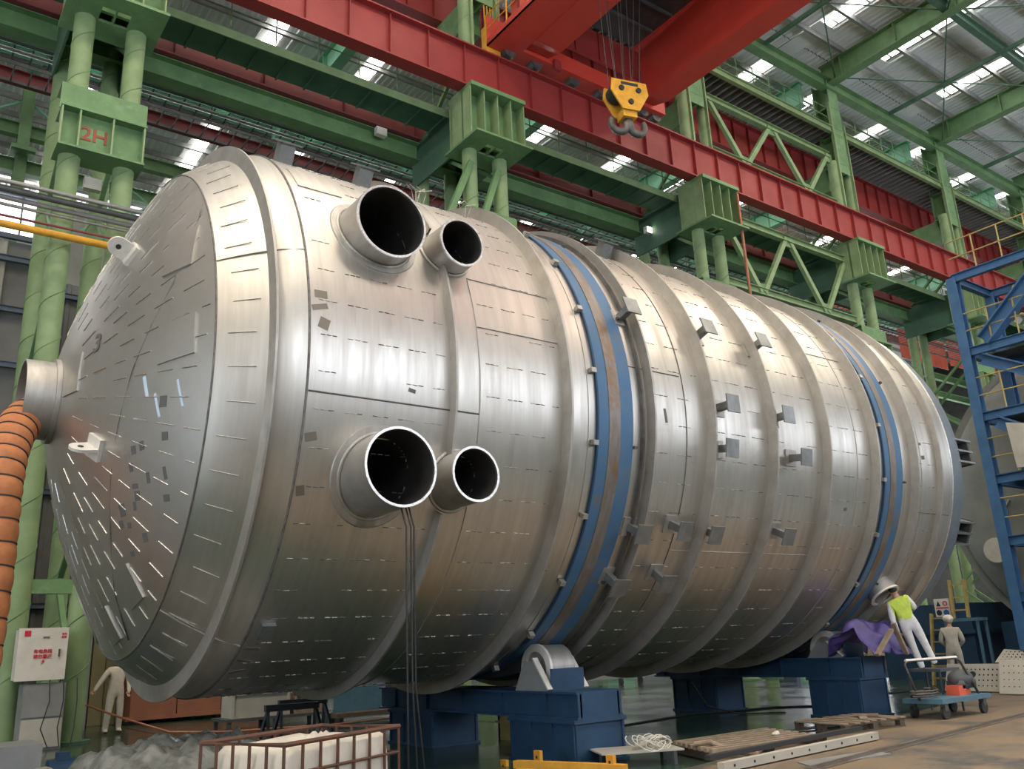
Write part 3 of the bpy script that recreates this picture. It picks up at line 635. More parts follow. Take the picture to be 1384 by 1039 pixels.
def hnorm(phi, r):
    dxdr = 1.15*1.6*(r/3.4)**.6/3.4; n = Vector((-1, 0, 0))+Vector((0, -math.cos(phi), math.sin(phi)))*dxdr; return n.normalized()
def plate(cphi, cr, w, h, tilt, name='reinforcing_pad', m=steel_head, th=.022):
    n = hnorm(cphi, cr); c = hpt(cphi, cr); u = Vector((0, 0, 1)); ex = u.cross(n).normalized(); ey = n.cross(ex)
    ex, ey = ex*math.cos(tilt)+ey*math.sin(tilt), -ex*math.sin(tilt)+ey*math.cos(tilt)
    o = MB(); N_ = 4; vs = []
    for s_ in (-.005, th):
        for j in range(N_+1):
            for i in range(N_+1):
                q = c+ex*w*(i/N_-.5)+ey*h*(j/N_-.5); y, z = q.y-YC, q.z-ZC; r = math.hypot(y, z); vs.append(hpt(math.atan2(z, -y), r, s_))
    K = (N_+1)**2; fs = []
    for j in range(N_):
        for i in range(N_):
            a = j*(N_+1)+i; fs += [(a, a+1, a+N_+2, a+N_+1), (K+a, K+a+N_+1, K+a+N_+2, K+a+1)]
    for i in range(N_):
        a, b = i, i+1; fs.append((a, K+a, K+b, b)); a, b = N_*(N_+1)+i, N_*(N_+1)+i+1; fs.append((a, b, K+b, K+a))
        a, b = i*(N_+1), (i+1)*(N_+1); fs.append((a, b, K+b, K+a)); a, b = i*(N_+1)+N_, (i+1)*(N_+1)+N_; fs.append((a, K+a, K+b, b))
    o.add(vs, fs); return o.build(name, m, V)
plate(R_(3), 2.86, .60, .50, .06)
plate(R_(10), .88, .42, .52, 0)
plate(R_(-61), 2.93, .40, .46, .35)
plate(R_(-82), 3.0, .40, .46, .2)
plate(R_(28), 2.95, .5, .6, .1)
# weld dashes: radial lines on the head, axial lines on the shell
mb = MB(); rnd = random.Random(3)
for k in range(56):
    ph = R_(k*360/56+2); r = .95+rnd.uniform(0, .25)
    while r < 3.25:
        l = rnd.uniform(.20, .30)
        if k % 2 == 0 or r > 1.6:
            mb.tube([hpt(ph, r, .004), hpt(ph, min(3.33, r+l), .004)], .0065, 4)
        r += l+rnd.uniform(.13, .2)
o = mb.build('weld_dashes', steel_bead, V); o['kind'] = 'stuff'
mb = MB(); mbd = MB()
def row(ph, x0, x1, l0, gap, skip=0.0, r=RS):
    x = x0+rnd.uniform(.02, .1)
    while x < x1-.12:
        l = min(l0*rnd.uniform(.85, 1.15), x1-.04-x)
        if rnd.random() > skip and not any((x+l/2-X)**2+((ZC+r*math.sin(R_(ph)))-Z)**2 < (q+.12+l/2)**2 for X, Z, q, _ in NOZ if -60 < ph < 60):
            n = 3; g = l/n
            for i in range(n):
                (mb if rnd.random() < .55 else mbd).tube([surf(x+i*g, R_(ph+rnd.uniform(-.05, .05)), r+.003), surf(x+i*g+g*.72, R_(ph), r+.003)], .0062, 4)
        x += l+gap
for k in range(56):
    ph = k*360/56+1.5
    for (a, b, l, g) in ((3.82, 5.62, .26, .12), (6.14, 7.45, .25, .12), (9.2, 10.36, .3, .2), (10.5, 11.9, .34, .14), (12.0, 13.4, .34, .14), (13.5, 14.9, .34, .14), (16.4, 17.25, .3, .2)): row(ph, a, b, l, g, .06)
    x0 = 2.93
    for q in range(1):
        s = rnd.uniform(0, .08); mb.tube([surf(x0+s, R_(ph), 3.465+s*.74+.004), surf(x0+s+.26, R_(ph), 3.665+s*.6+.004)], .0065, 4)
o = mb.build('weld_dashes', steel_bead, V); o['kind'] = 'stuff'
o = mbd.build('weld_dashes', seam_dark, V); o['kind'] = 'stuff'
# nozzles
for i, (x, z, r, ye) in enumerate(NOZ):
    o = MB().pipe((x, ye, z), (x, ye+1.6, z), r, r-.022, 64).build('nozzle', steel_dull, V, smooth=True, angle=40)
    MB().pipe((x, ye-.004, z), (x, ye+.02, z), r+.003, r-.026, 64).build('nozzle_lip', steel_bead, o, smooth=True, angle=40)
    pts = []
    for k in range(64):
        a = 2*math.pi*k/64; q = r+.02; zz = z+q*math.sin(a); pts.append((x+q*math.cos(a), YC-math.sqrt((RS+.01)**2-(zz-ZC)**2), zz))
    MB().tube(pts, .026, 8, closed=True).build('fillet_weld', steel_dull, o, smooth=True)
    if i in (0, 2):
        vs = []; fs = []
        for q, off in ((r+.0, .02), (r+.11, .018), (r+.125, -.01)):
            for k in range(64):
                a = 2*math.pi*k/64; zz = z+q*math.sin(a); vs.append((x+q*math.cos(a), YC-math.sqrt((RS+off)**2-(zz-ZC)**2), zz))
        for j in range(2):
            for k in range(64): fs.append((j*64+k, j*64+(k+1) % 64, (j+1)*64+(k+1) % 64, (j+1)*64+k))
        m_ = MB(); m_.add(vs, fs); m_.build('collar_pad', steel_dull, o, smooth=True, angle=40)
    MB().pipe((x, ye+.03, z), (x, ye+1.55, z), r-.021, r-.03, 48).build('shade_liner', bore_shade_m, o, smooth=True, angle=40)  # dark liner added so the inside of the nozzle looks shaded
# apex nozzle
o = MB().pipe((1.36, YC, ZC), (1.85, YC, ZC), .53, .50, 56).build('nozzle', steel_dull, V, smooth=True, angle=40)
MB().pipe((1.71, YC, ZC), (1.77, YC, ZC), .58, .52, 56).build('collar_ring', steel_dull, o, smooth=True, angle=40)
# far head
prof = [(17.9, RS)]+[(17.9+2.2*math.sin(a), .6+(RS-.6)*math.cos(a)**.8) for a in [k*math.pi/2/10 for k in range(1, 10)]]+[(20.1, .4)]
revolve(prof, 160).build('far_dished_head', head_end, V, smooth=True)
for ph in (2, -24.5):
    b = MB().obox(surf(19.05, R_(ph), 3.63), (1, 0, 0), (0, -math.cos(R_(ph)), math.sin(R_(ph))), (0, math.sin(R_(ph)), math.cos(R_(ph))), .04, .18, .28).build('saddle_lug', steel_dark, V)
    for k in (-.24, -.0, .24):
        MB().obox(surf(18.75, R_(ph), 3.68)+Vector((0, math.sin(R_(ph)), math.cos(R_(ph))))*k, (1, 0, 0), (0, -math.cos(R_(ph)), math.sin(R_(ph))), (0, math.sin(R_(ph)), math.cos(R_(ph))), .38, .16, .02).build('gusset', steel_grey, b)
# pads with post and end plate (support brackets)
def bracket(x, ph, L=.33, s=.145, m=steel_grey):
    a = R_(ph); e = Vector((0, -math.cos(a), math.sin(a))); t = Vector((0, math.sin(a), math.cos(a))); X = Vector((1, 0, 0))
    o = MB().obox(surf(x, a, RS+.010), X, e, t, .14, .012, .14).build('bracket', steel_dull, V)
    MB().obox(surf(x, a, RS+L/2), X, e, t, .055, L/2, .055).build('post', m, o)
    MB().obox(surf(x, a, RS+L), X, e, t, s, .012, s).build('end_plate', m, o)
for x, ph in ((8.9, 19.6), (10.62, 19.4), (12.02, 19.5), (10.7, .8), (12.1, .6), (10.62, -8.9), (12.5, -8.6), (8.98, -27.9), (9.82, -26.8), (10.52, -27.3), (12.3, -26.8), (8.88, -39.5), (9.82, -38.5)): bracket(x, ph)
for x in (4.06, 5.30, 10.2):
    a = R_(58); e = Vector((0, -math.cos(a), math.sin(a))); t = Vector((0, math.sin(a), math.cos(a)))
    o = MB().obox(surf(x, a, RS+.14), (1, 0, 0), e, t, .11, .14, .1).build('top_stub', steel_grey, V)
    MB().obox(surf(x, a, RS+.29), (1, 0, 0), e, t, .19, .012, .14).build('end_plate', steel_grey, o)
# lifting lugs on the dome: pale flat eye plates on a base
def lug(ph, r, m=pad_pale, flat=False):
    a = R_(ph); n = hnorm(a, r); c = hpt(a, r); t = Vector((0, math.sin(a), math.cos(a))) if not flat else Vector((0, math.cos(R_(90)), 0))
    side = n.cross(t).normalized(); o = MB().obox(c+n*.02, t, side, n, .14, .14, .03).build('lug_base', m, V)
    def pt(k, q): return c+n*k+side*q
    poly = [(0, .13), (.2, .13)]+[(.2+.13*math.sin(R_(b)), .13*math.cos(R_(b))) for b in range(15, 180, 15)]+[(.2, -.13), (0, -.13)]
    MB().prism([pt(k, q)-t*.018 for k, q in poly], t*.036).build('eye_plate', m, o)
    MB().cyl(pt(.2, 0)-t*.024, pt(.2, 0)+t*.024, .035, 12).build('eye_hole', dark, o)
lug(-31.7, 1.72); lug(50.0, 2.25); lug(170, 2.2)
stain_m = mat('brown_stain', (.22, .19, .15), rough=.55, metal=.6)
# flat hatch pad, small pads and ink marks on the shell
def shell_patch(x, ph, w, h, m, th=.015, name='doubler_plate', tw=0):
    vs = []; N_ = 4
    for s_ in (-.004, th):
        for j in range(N_+1):
            for i in range(N_+1):
                u, v = w*(i/N_-.5), h*(j/N_-.5); u, v = u*math.cos(tw)-v*math.sin(tw), u*math.sin(tw)+v*math.cos(tw)
                vs.append(surf(x+u, R_(ph)+v/RS, RS+s_))
    K = (N_+1)**2; fs = []
    for j in range(N_):
        for i in range(N_):
            a = j*(N_+1)+i; fs += [(a, a+1, a+N_+2, a+N_+1), (K+a, K+a+N_+1, K+a+N_+2, K+a+1)]
    for i in range(N_):
        a, b = i, i+1; fs.append((a, K+a, K+b, b)); a, b = N_*(N_+1)+i, N_*(N_+1)+i+1; fs.append((a, b, K+b, K+a))
        a, b = i*(N_+1), (i+1)*(N_+1); fs.append((a, b, K+b, K+a)); a, b = i*(N_+1)+N_, (i+1)*(N_+1)+N_; fs.append((a, K+a, K+b, b))
    m_ = MB(); m_.add(vs, fs); return m_.build(name, m, V)
shell_patch(4.2, 42.5, .62, .62, steel)
shell_patch(3.95, -52.7, .17, .24, steel_grey, .05, 'small_plate')
for x, ph, w, h in ((3.9, 9, .16, .10), (3.93, 3.5, .13, .14), (3.86, -16, .14, .10), (3.84, -25, .1, .12), (3.88, 6.5, .2, .07), (3.9, -62, .2, .05), (3.9, -66, .2, .05), (3.9, -58, .2, .05), (5.1, -6, .1, .05), (9.5, -3, .05, .22), (14.2, -20, .1, .06), (16.8, -3, .12, .08), (16.75, 1, .1, .05)):
    shell_patch(x, ph, w, h, stain_m if x < 4 else ink, .003, 'stain_mark', rnd.uniform(-.4, .4))
mb = MB(); rn = random.Random(11)
def hmark(phi, r, w, h, m, nm):
    o = plate(R_(phi), r, w, h, rn.uniform(-.1, .1), nm, m, .004); return o
for phi, r in ((-24, 2.52), (-26, 2.4), (-31, 2.42), (-35, 2.55), (-31, 2.72), (-28, 2.95), (-37, 2.62), (-40, 2.62), (-46, 2.62), (-48, 2.5), (-45, 2.9), (-20, 2.85), (-44, 2.45), (-33, 3.05), (-52, 2.8), (-64, 2.9), (-12, 2.75)):
    hmark(phi, r, rn.uniform(.05, .12), rn.uniform(.05, .15), ink, 'ink_mark')
chalk = mat('pale_blue_chalk', (.55, .68, .85), rough=.7)
for phi, r_, w_, h_ in ((-8, 2.44, .05, .26), (-13, 2.66, .035, .30), (-10, 2.98, .03, .34), (2, 2.62, .12, .03)): plate(R_(phi), r_, w_, h_, .25, 'chalk_mark', chalk, .003)
tn = hnorm(R_(17.7), 1.46); tx = Vector((0, 0, 1)).cross(tn).normalized(); text('3', 'painted_number', .34, ink, hpt(R_(17.7), 1.46, .006), tx, tn.cross(tx), V, .002, .006)
# bottom manhole by the second tire
c = surf(16.25, R_(-43), RS); e = Vector((0, -math.cos(R_(-43)), math.sin(R_(-43)))); e2 = Vector((0, -.55, -.83)).normalized()
o = MB().pipe(c-e2*.25, c+e2*.16, .29, .27, 36).build('manhole', steel_dull, V, smooth=True, angle=40)
MB().pipe(c+e2*.15, c+e2*.18, .31, .262, 36).build('manhole_lip', pad_pale, o, smooth=True, angle=40)
MB().pipe(surf(16.4, R_(-28), RS-.05), surf(16.4, R_(-28), RS+.08), .07, .05, 20).build('small_port', steel_dull, V, smooth=True, angle=40)
for k in range(10):
    a = R_(60+rn.uniform(-6, 3)); p = surf(6.2+rn.uniform(0, 1), a, RS); MB().tube([p, p+Vector((rn.uniform(-.1, .1), -.03, .18)), p+Vector((rn.uniform(-.2, .2), -.05, .25))], .006, 4).build('tie_wire', steel_dull, V)
# ------------------------------------------------------------------ roller stands
def stand(x, lab, ybeam=(9.6, 15.3), feet=((9.6, 11.15), (13.3, 14.85)), zb=(.57, .93)):
    t = thing('roller_stand', lab, 'stand', (x, 12.4, 0))
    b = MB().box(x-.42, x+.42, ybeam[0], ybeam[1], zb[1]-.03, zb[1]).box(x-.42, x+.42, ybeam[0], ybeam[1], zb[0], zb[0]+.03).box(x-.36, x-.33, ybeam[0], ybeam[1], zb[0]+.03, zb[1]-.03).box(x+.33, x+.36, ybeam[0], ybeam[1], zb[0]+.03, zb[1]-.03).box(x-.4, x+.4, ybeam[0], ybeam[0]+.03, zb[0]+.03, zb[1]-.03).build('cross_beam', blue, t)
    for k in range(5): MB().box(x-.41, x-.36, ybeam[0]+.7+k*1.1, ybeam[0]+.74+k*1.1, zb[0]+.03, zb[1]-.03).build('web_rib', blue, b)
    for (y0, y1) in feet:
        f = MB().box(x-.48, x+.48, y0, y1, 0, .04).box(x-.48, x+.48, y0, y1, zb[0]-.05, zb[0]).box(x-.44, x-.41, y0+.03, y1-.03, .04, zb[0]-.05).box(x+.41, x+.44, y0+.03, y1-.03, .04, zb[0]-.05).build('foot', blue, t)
        for k in range(4):
            yy = y0+.05+k*(y1-y0-.13)/3; MB().box(x-.47, x+.47, yy, yy+.03, .04, zb[0]-.05).build('rib', blue, f)
    for (y, s) in ((10.72, 1), (14.8, -1)):
        zc = ZC-math.sqrt((RS+.02+.35)**2-(YC-y)**2); r = .34
        w = MB().cyl((x-.2, y, zc), (x+.24, y, zc), r, 40).build('roller', steel_dull, t, smooth=True, angle=40)
        MB().pipe((x-.235, y, zc), (x-.19, y, zc), r+.02, r-.09, 40).build('rim', pad_pale, w, smooth=True, angle=40)
        MB().cyl((x-.32, y, zc), (x-.2, y, zc), .12, 20).build('hub', steel_dark, w, smooth=True, angle=40)
        for sx in (-.36, .32):
            k_ = MB().prism([(x+sx, y-.42, zb[1]), (x+sx, y+.36, zb[1]), (x+sx, y+.12, zc+.12), (x+sx, y-.12, zc+.12)], (.03, 0, 0)).build('bearing_plate', grey_mid if sx < 0 else blue, t)
            MB().bar((x+sx+.015, y-.46, zb[1]+.02), (x+sx+.015, y-.13, zc+.16), .09, .025).build('flange', pad_pale, k_)
        MB().box(x-.3, x+.3, y-.46, y-.42, zb[1], zb[1]+.3).build('end_stop', blue, t)
    return t
stand(8.47, 'blue roller stand under the nearer blue tire ring')
stand(15.66, 'blue roller stand under the farther blue tire ring', (9.9, 15.3), ((9.92, 11.1), (13.4, 14.75)), (.72, 1.08))
# purple tarp over the second roller
def cloth(name, m, fn, nu, nv, label, cat, parent=None):
    vs = [fn(i/nu, j/nv) for j in range(nv+1) for i in range(nu+1)]; fs = [(j*(nu+1)+i, j*(nu+1)+i+1, (j+1)*(nu+1)+i+1, (j+1)*(nu+1)+i) for j in range(nv) for i in range(nu)]
    q = MB(); q.add(vs, fs); o = q.build(name, m, parent, smooth=True); md = o.modifiers.new('thick', 'SOLIDIFY'); md.thickness = .012
    if label: tag(o, label, cat)
    return o
def tarpfn(u, v):
    a = (v-.5)*2; n = math.sin(u*17+v*9)*.05+math.sin(u*7-v*13)*.05+math.sin(u*31+v*23)*.02
    x = 14.95+1.35*u+.05*math.sin(v*20); y = 9.9+a*.5+.04*math.sin(u*15); z = 1.72-.55*abs(a)**1.6-.25*abs(u-.5)**1.5+n
    return (x, y, max(1.1, z))
cloth('tarpaulin', purple, tarpfn, 36, 24, 'purple tarpaulin draped over the far blue roller stand', 'tarpaulin')
tag(MB().bar((15.0, 9.38, 1.12), (15.6, 9.38, 1.55), .09, .05).build('wooden_batten', wood), 'left slanting batten lying over the purple tarpaulin', 'batten')
tag(MB().bar((15.65, 9.36, 1.66), (15.95, 9.36, 1.1), .09, .05).build('wooden_batten', wood), 'right slanting batten lying over the purple tarpaulin', 'batten')
# ------------------------------------------------------------------ second vessel, right
c2 = (26.4, 9.6, 5.1); DX = 1.0; R2 = 4.3
v2 = thing('second_vessel', 'grey primed vessel end with round lit openings standing behind the blue tower', 'vessel', (30, c2[1], c2[2]-R2))
def rev2(prof, n=120):
    vs = [(x+DX, c2[1]-r*math.cos(2*math.pi*k/n), c2[2]+r*math.sin(2*math.pi*k/n)) for x, r in prof for k in range(n)]
    q = MB(); q.add(vs, [(i*n+k, i*n+(k+1) % n, (i+1)*n+(k+1) % n, (i+1)*n+k) for i in range(len(prof)-1) for k in range(n)]); return q
rev2([(25.75, .02), (25.8, 1.5), (25.9, 2.8), (26.1, 3.6), (26.4, 4.05), (26.8, 4.25), (27.2, R2), (36, R2)]).build('shell', v2_m, v2, smooth=True)
rev2([(26.85, 4.28), (26.85, 4.5), (26.95, 4.5), (26.95, 4.28)]).build('end_flange', v2_m, v2, smooth=True, angle=30)
for (y, z, r) in ((12.35, 3.62, .36), (11.2, 2.35, .34), (10.4, 6.6, .3)):
    MB().cyl((26.7, y, z), (27.3, y, z), r, 30).build('lit_opening', pale_disc, v2, smooth=True, angle=40)  # pale discs stand in for openings, lit plates behind painted on
MB().bar((26.78, 12.2, 4.3), (26.72, 11.7, 5.0), .12, .04).build('strap', steel_dull, v2)
for y in (8.4, 12.4):
    MB().box(27.5, 28.3, y-.6, y+.6, 0, 1.6).build('saddle', blue, v2)
MB().box(33, 34, 8.4, 12.4, 0, 1.2).build('saddle', blue, v2)
# blue frames below it
def frame(x, y0, y1, h, lab, m=blue_pale):
    t = thing('work_stand', lab, 'frame', (x, (y0+y1)/2, 0))
    for y in (y0, y1): MB().bar((x, y, 0), (x, y, h), .09, .09).build('leg', m, t)
    MB().bar((x, y0, h), (x, y1, h), .1, .1).build('top_bar', m, t); MB().bar((x, y0, .1), (x, (y0+y1)/2, h), .07, .07).bar((x, y1, .1), (x, (y0+y1)/2, h), .07, .07).build('brace', m, t)
frame(24.8, 10.2, 11.3, 1.75, 'pale blue tubular frame behind the worker in the helmet')
frame(23.3, 8.6, 9.9, 1.6, 'pale blue tubular frame at the right edge under the tower')
tag(MB().box(27, 31, 13.6, 16.6, 0, 2.2).box(26.9, 31.1, 13.5, 16.7, 1.3, 1.42).build('blue_container', blue), 'dark blue steel container behind the ladders', 'container')
# ladders
def ladder(x, ya, yb, z0, z1, lab, lean=.5):
    t = thing('ladder', lab, 'ladder', (x, (ya+yb)/2, z0)); H = z1-z0
    for y in (ya, yb): MB().bar((x, y, z0), (x+lean, y, z1), .06, .1, (1, 0, 0)).build('stile', yellow_dull, t)
    n = int(H/.3)
    for k in range(n): 
        f = (k+.6)/n; MB().bar((x+lean*f, ya, z0+H*f), (x+lean*f, yb, z0+H*f), .04, .04).build('rung', yellow_dull, t)
ladder(24.2, 13.55, 13.1, 0, 1.9, 'dull yellow ladder standing left of the helmeted worker')
ladder(23.9, 12.5, 12.1, 1.75, 2.75, 'dull yellow ladder raised on the frame right of the safety sign', .1)
MB().box(23.8, 24.4, 11.9, 12.7, 1.68, 1.75)
tag(MB().box(23.8, 24.4, 11.85, 12.55, 1.66, 1.74).bar((23.9, 11.9, 0), (23.9, 11.9, 1.66), .06, .06).bar((24.35, 11.9, 0), (24.35, 11.9, 1.66), .06, .06).build('platform', blue_pale), 'small blue platform carrying the raised ladder', 'platform')
# safety sign
sg = thing('safety_sign', 'white safety sign with warning triangle, red circle and two blue circles', 'sign', (24.0, 12.82, 1.8))
MB().box(24.0, 24.02, 12.62, 13.04, 1.8, 2.28).build('sign_board', sign_white, sg)
MB().prism([(23.995, 12.98, 2.08), (23.995, 12.86, 2.08), (23.995, 12.92, 2.22)], (-.006, 0, 0)).build('triangle', blk_txt, sg)
MB().pipe((23.985, 12.73, 2.15), (23.998, 12.73, 2.15), .065, .045, 20).build('red_circle', red_txt, sg)
MB().box(23.988, 24.0, 12.65, 13.0, 2.02, 2.05).build('red_bar', red_txt, sg)
for y in (12.93, 12.73): MB().cyl((23.985, y, 1.91), (23.998, y, 1.91), .075, 20).build('blue_circle', blk_txt if y > 12.8 else sign_blue, sg)
MB().bar((24.03, 12.83, 0), (24.03, 12.83, 1.9), .05, .05).build('post', blue_pale, sg)
# blue scaffold tower
tw = thing('blue_tower', 'blue steel access tower with yellow railings at the right edge', 'tower', (25, 9.3, 0))
TX = (23.8, 26.0); TY = (10.72, 8.0, 5.4)
for x in TX:
    for y in TY: MB().hbar((x, y, 0), (x, y, 10.95), .26, .26, .03).build('post', blue_tower, tw)
LV = (.3, 2.2, 3.6, 5.2, 6.9, 8.75, 10.95)
for z in LV:
    for x in TX: MB().hbar((x, TY[0], z), (x, TY[2], z), .16, .22, .02).build('beam', blue_tower, tw)
    for y in TY[:2]: MB().hbar((TX[0], y, z), (TX[1], y, z), .16, .22, .02).build('beam', blue_tower, tw)
for z in (3.6, 5.2, 6.9, 8.75): MB().box(24.9, TX[1], 5.5, 10.6, z+.11, z+.14).build('deck', steel_dark, tw)
MB().hbar((23.8, 10.2, 8.95), (23.8, 7.6, 11.2), .34, .34, .04).build('diagonal', blue_tower, tw)
MB().hbar((23.8, 10.3, 6.7), (23.8, 8.0, 5.2), .28, .28, .04).build('diagonal', blue_tower, tw)
MB().hbar((23.9, 10.4, 8.5), (23.9, 8.0, 7.1), .28, .28, .04).build('diagonal', blue_tower, tw)
for z in (8.86, 7.0, 5.3, 3.7, 11.05):
    for dz in (.5, 1.0): MB().cyl((23.78, 10.7, z+dz), (23.78, 5.4, z+dz), .02, 6).build('rail', yellow_dull, tw)
    for y in (10.0, 9.3, 8.6, 7.2): MB().cyl((23.78, y, z), (23.78, y, z+1.0), .022, 6).build('rail_post', yellow_dull, tw)
for z in (9.0, 5.4):
    MB().bar((24.4, 10.3, z), (24.9, 9.6, z+1.6), .04, .06).bar((24.8, 10.5, z), (25.3, 9.8, z+1.6), .04, .06).build('stair_ladder', yellow_dull, tw)
tag(MB().prism([(23.4, 9.9, 5.35), (23.4, 8.6, 5.3), (23.4, 8.6, 6.2), (23.4, 9.95, 6.55)], (.06, 0, 0)).build('white_sheet', paleplate), 'pale triangular sheet hung inside the blue tower', 'sheet')
# ------------------------------------------------------------------ foreground right
# platform cart
ct = thing('platform_cart', 'small blue grey platform cart with a pushing handle and a bag on it', 'cart', (16.4, 8.9, 0))
MB().box(15.45, 17.15, 8.55, 9.3, .27, .35).build('deck', blue_pale, ct)
for x, y in ((15.6, 8.62), (16.95, 8.62), (15.65, 9.22), (17.0, 9.22)):
    w = MB().cyl((x, y-.03, .12), (x, y+.03, .12), .11, 20).build('wheel', black_band, ct, smooth=True, angle=40); MB().box(x-.05, x+.05, y-.045, y+.045, .15, .27).build('fork', grey_dk, w)
MB().tube([(15.42, 8.95, .33), (15.12, 8.95, .95), (15.18, 8.93, 1.0), (16.45, 8.72, 1.0), (16.55, 8.7, .95), (16.95, 8.66, .35)], .022, 8).build('handle', steel_dark, ct, smooth=True)
MB().tube([(15.15, 8.94, 1.01), (16.48, 8.72, 1.01)], .028, 8).build('grip', pad_pale, ct)
bagb = MB().ball((16.75, 8.85, .62), .3, .2, .17, 16, 10).box(16.5, 17.0, 8.7, 9.0, .46, .6)
tag(bagb.build('tool_bag', grey_dk, smooth=True), 'dark tool bag sitting on the platform cart', 'bag')
tag(MB().box(16.35, 16.6, 8.7, 8.95, .35, .52).box(16.65, 16.85, 8.75, 8.95, .35, .46).build('orange_tool_box', orange_red), 'small orange tool box on the platform cart under the bag', 'box')
tag(MB().tube([(15.6+.3*math.cos(a)*(1+.1*math.sin(5*a)), 8.95+.2*math.sin(a), .37+.02*a/3) for a in [i*.5 for i in range(40)]], .018, 5).build('coiled_hose', steel_dark), 'coil of dark hose on the left end of the cart', 'hose')
# perforated plates
def perf(corners, lab):
    t = thing('perforated_plate', lab, 'plate', tuple(corners[0])); a, b, c_, d = [Vector(p) for p in corners]; n = (b-a).cross(d-a).normalized()
    MB().prism([a, b, c_, d], n*.03).build('plate', paleplate, t)
    q = MB(); nx, ny = 14, 5
    for i in range(1, nx):
        for j in range(1, ny):
            p = a+(b-a)*(i/nx)+(d-a)*(j/ny)
            q.cyl(p-n*.004, p+n*.034, .016, 6)
    o = q.build('holes', dark, t); o['kind'] = 'stuff'
    p = a+(b-a)*.45+(d-a)*.6; MB().cyl(p-n*.006, p+n*.036, .09, 20).build('centre_hole', dark, t)
perf([(22.0, 12.05, .02), (21.8, 10.5, .02), (22.35, 10.75, .62), (22.5, 12.15, .62)], 'pale perforated plate leaning low behind the cart handle')
perf([(21.2, 10.35, .02), (21.0, 8.7, .02), (21.9, 9.0, .72), (22.1, 10.65, .72)], 'pale perforated plate leaning at the right edge, nearest of three')
perf([(23.0, 11.2, .62), (22.9, 9.7, .62), (23.6, 9.6, .78), (23.8, 11.3, .9)], 'pale perforated plate lying highest of three at the right edge')
tag(MB().box(22.9, 23.7, 9.7, 11.3, 0.012, .61).build('support_box', blue), 'dark blue block under the highest perforated plate', 'block')
# pallets and long timbers
def pallet(x, y, a, w, d, lab, m=wood, slats=7, rise=.13):
    t = thing('wooden_pallet', lab, 'pallet', (x, y, .012)); ca, sa = math.cos(a), math.sin(a); X = Vector((ca, sa, 0)); Y = Vector((-sa, ca, 0)); c_ = Vector((x, y, .012))
    for k in (-1, 0, 1):
        for j in (-1, 0, 1): MB().obox(c_+X*(k*(w/2-.07))+Y*(j*(d/2-.06))+Vector((0, 0, .065)), X, Y, (0, 0, 1), .06, .05, .045).build('block', wood_dk, t)
        MB().obox(c_+Y*(k*(d/2-.06))+Vector((0, 0, .12)), X, Y, (0, 0, 1), w/2, .05, .011).build('bearer', wood_dk, t)
        MB().obox(c_+Y*(k*(d/2-.06))+Vector((0, 0, .011)), X, Y, (0, 0, 1), w/2, .05, .01).build('bottom_board', wood_dk, t)
    for k in range(slats):
        MB().obox(c_+X*((k/(slats-1)-.5)*(w-.1))+Vector((0, 0, .142+random.uniform(0, .006))), X.lerp(Y, random.uniform(-.03, .03)).normalized(), Y, (0, 0, 1), w/slats*.29, d/2+random.uniform(-.04, .02), .011).build('board', m, t)
    return t
pallet(13.6, 9.2, R_(-5), 1.5, 1.05, 'weathered wooden pallet with uneven boards at the edge of the green floor')
tag(MB().obox((13.7, 9.0, .182), (.8, .6, 0), (-.6, .8, 0), (0, 0, 1), .25, .06, .012).build('scrap_board', wood), 'longer loose scrap board on top of the weathered pallet', 'board')
tag(MB().obox((13.95, 9.1, .206), (.53, -.85, 0), (.85, .53, 0), (0, 0, 1), .2, .05, .012).build('scrap_board', wood), 'shorter loose scrap board crossing the other on the weathered pallet', 'board')
pl2 = thing('timber_grating', 'long low timber grating of parallel slats in the foreground', 'grating', (10.2, 8.8, .012))
for k in range(8):
    MB().bar((9.2+.06*k, 8.33+k*.15, .15), (11.3+.06*k, 8.13+k*.18, .15), .06, .055).build('slat', wood, pl2)
for f in (0, .5, 1): MB().bar((9.4+2.0*f, 8.45-.3*f, .08), (9.75+2.0*f, 9.5-.0*f, .08), .08, .13).build('bearer', wood_dk, pl2)
tag(MB().tube([(9.35, 8.75, .2), (9.5, 8.6, .22), (9.7, 8.4, .1), (9.95, 8.2, .05), (10.15, 8.25, .12)], .035, 8).build('bent_pipe', wood), 'short bent pale pipe lying on the near end of the timber grating', 'pipe')
pb = thing('perforated_beam', 'long pale steel beam with a row of bolt holes lying along the rail', 'beam', (10.6, 7.75, .012))
MB().bar((8.6, 7.65, .08), (12.35, 7.95, .08), .1, .1).build('beam_body', paleplate, pb)
MB().bar((8.6, 7.85, .17), (12.35, 8.18, .17), .08, .06).build('black_rail', black_band, pb)
for k in range(9):
    f = (k+.5)/9; p = Vector((8.6+3.75*f, 7.65+.3*f-.052, .08)); MB().cyl(p+Vector((0, -.003, 0)), p+Vector((0, .01, 0)), .018, 8).build('bolt_hole', dark, pb)
tag(MB().prism([(9.6, 7.1, .013), (11.1, 6.95, .013), (11.2, 7.35, .013), (9.8, 7.45, .013)], (0, 0, .012)).build('scrap_plate', galv), 'light grey steel offcut lying flat at the bottom edge', 'plate')
for (x, y, i) in ((10.9, 8.6, 0), (12.0, 8.95, 1)):
    tag(MB().ball((x, y, .2 if i == 0 else .06), .07, .05, .03, 8, 6).ball((x+.05, y+.02, .21 if i == 0 else .06), .04, .04, .03, 8, 6).build('paper_scrap', string_m), ['small crumpled white scrap on the timber grating', 'small crumpled white scrap beside the weathered pallet'][i], 'scrap')
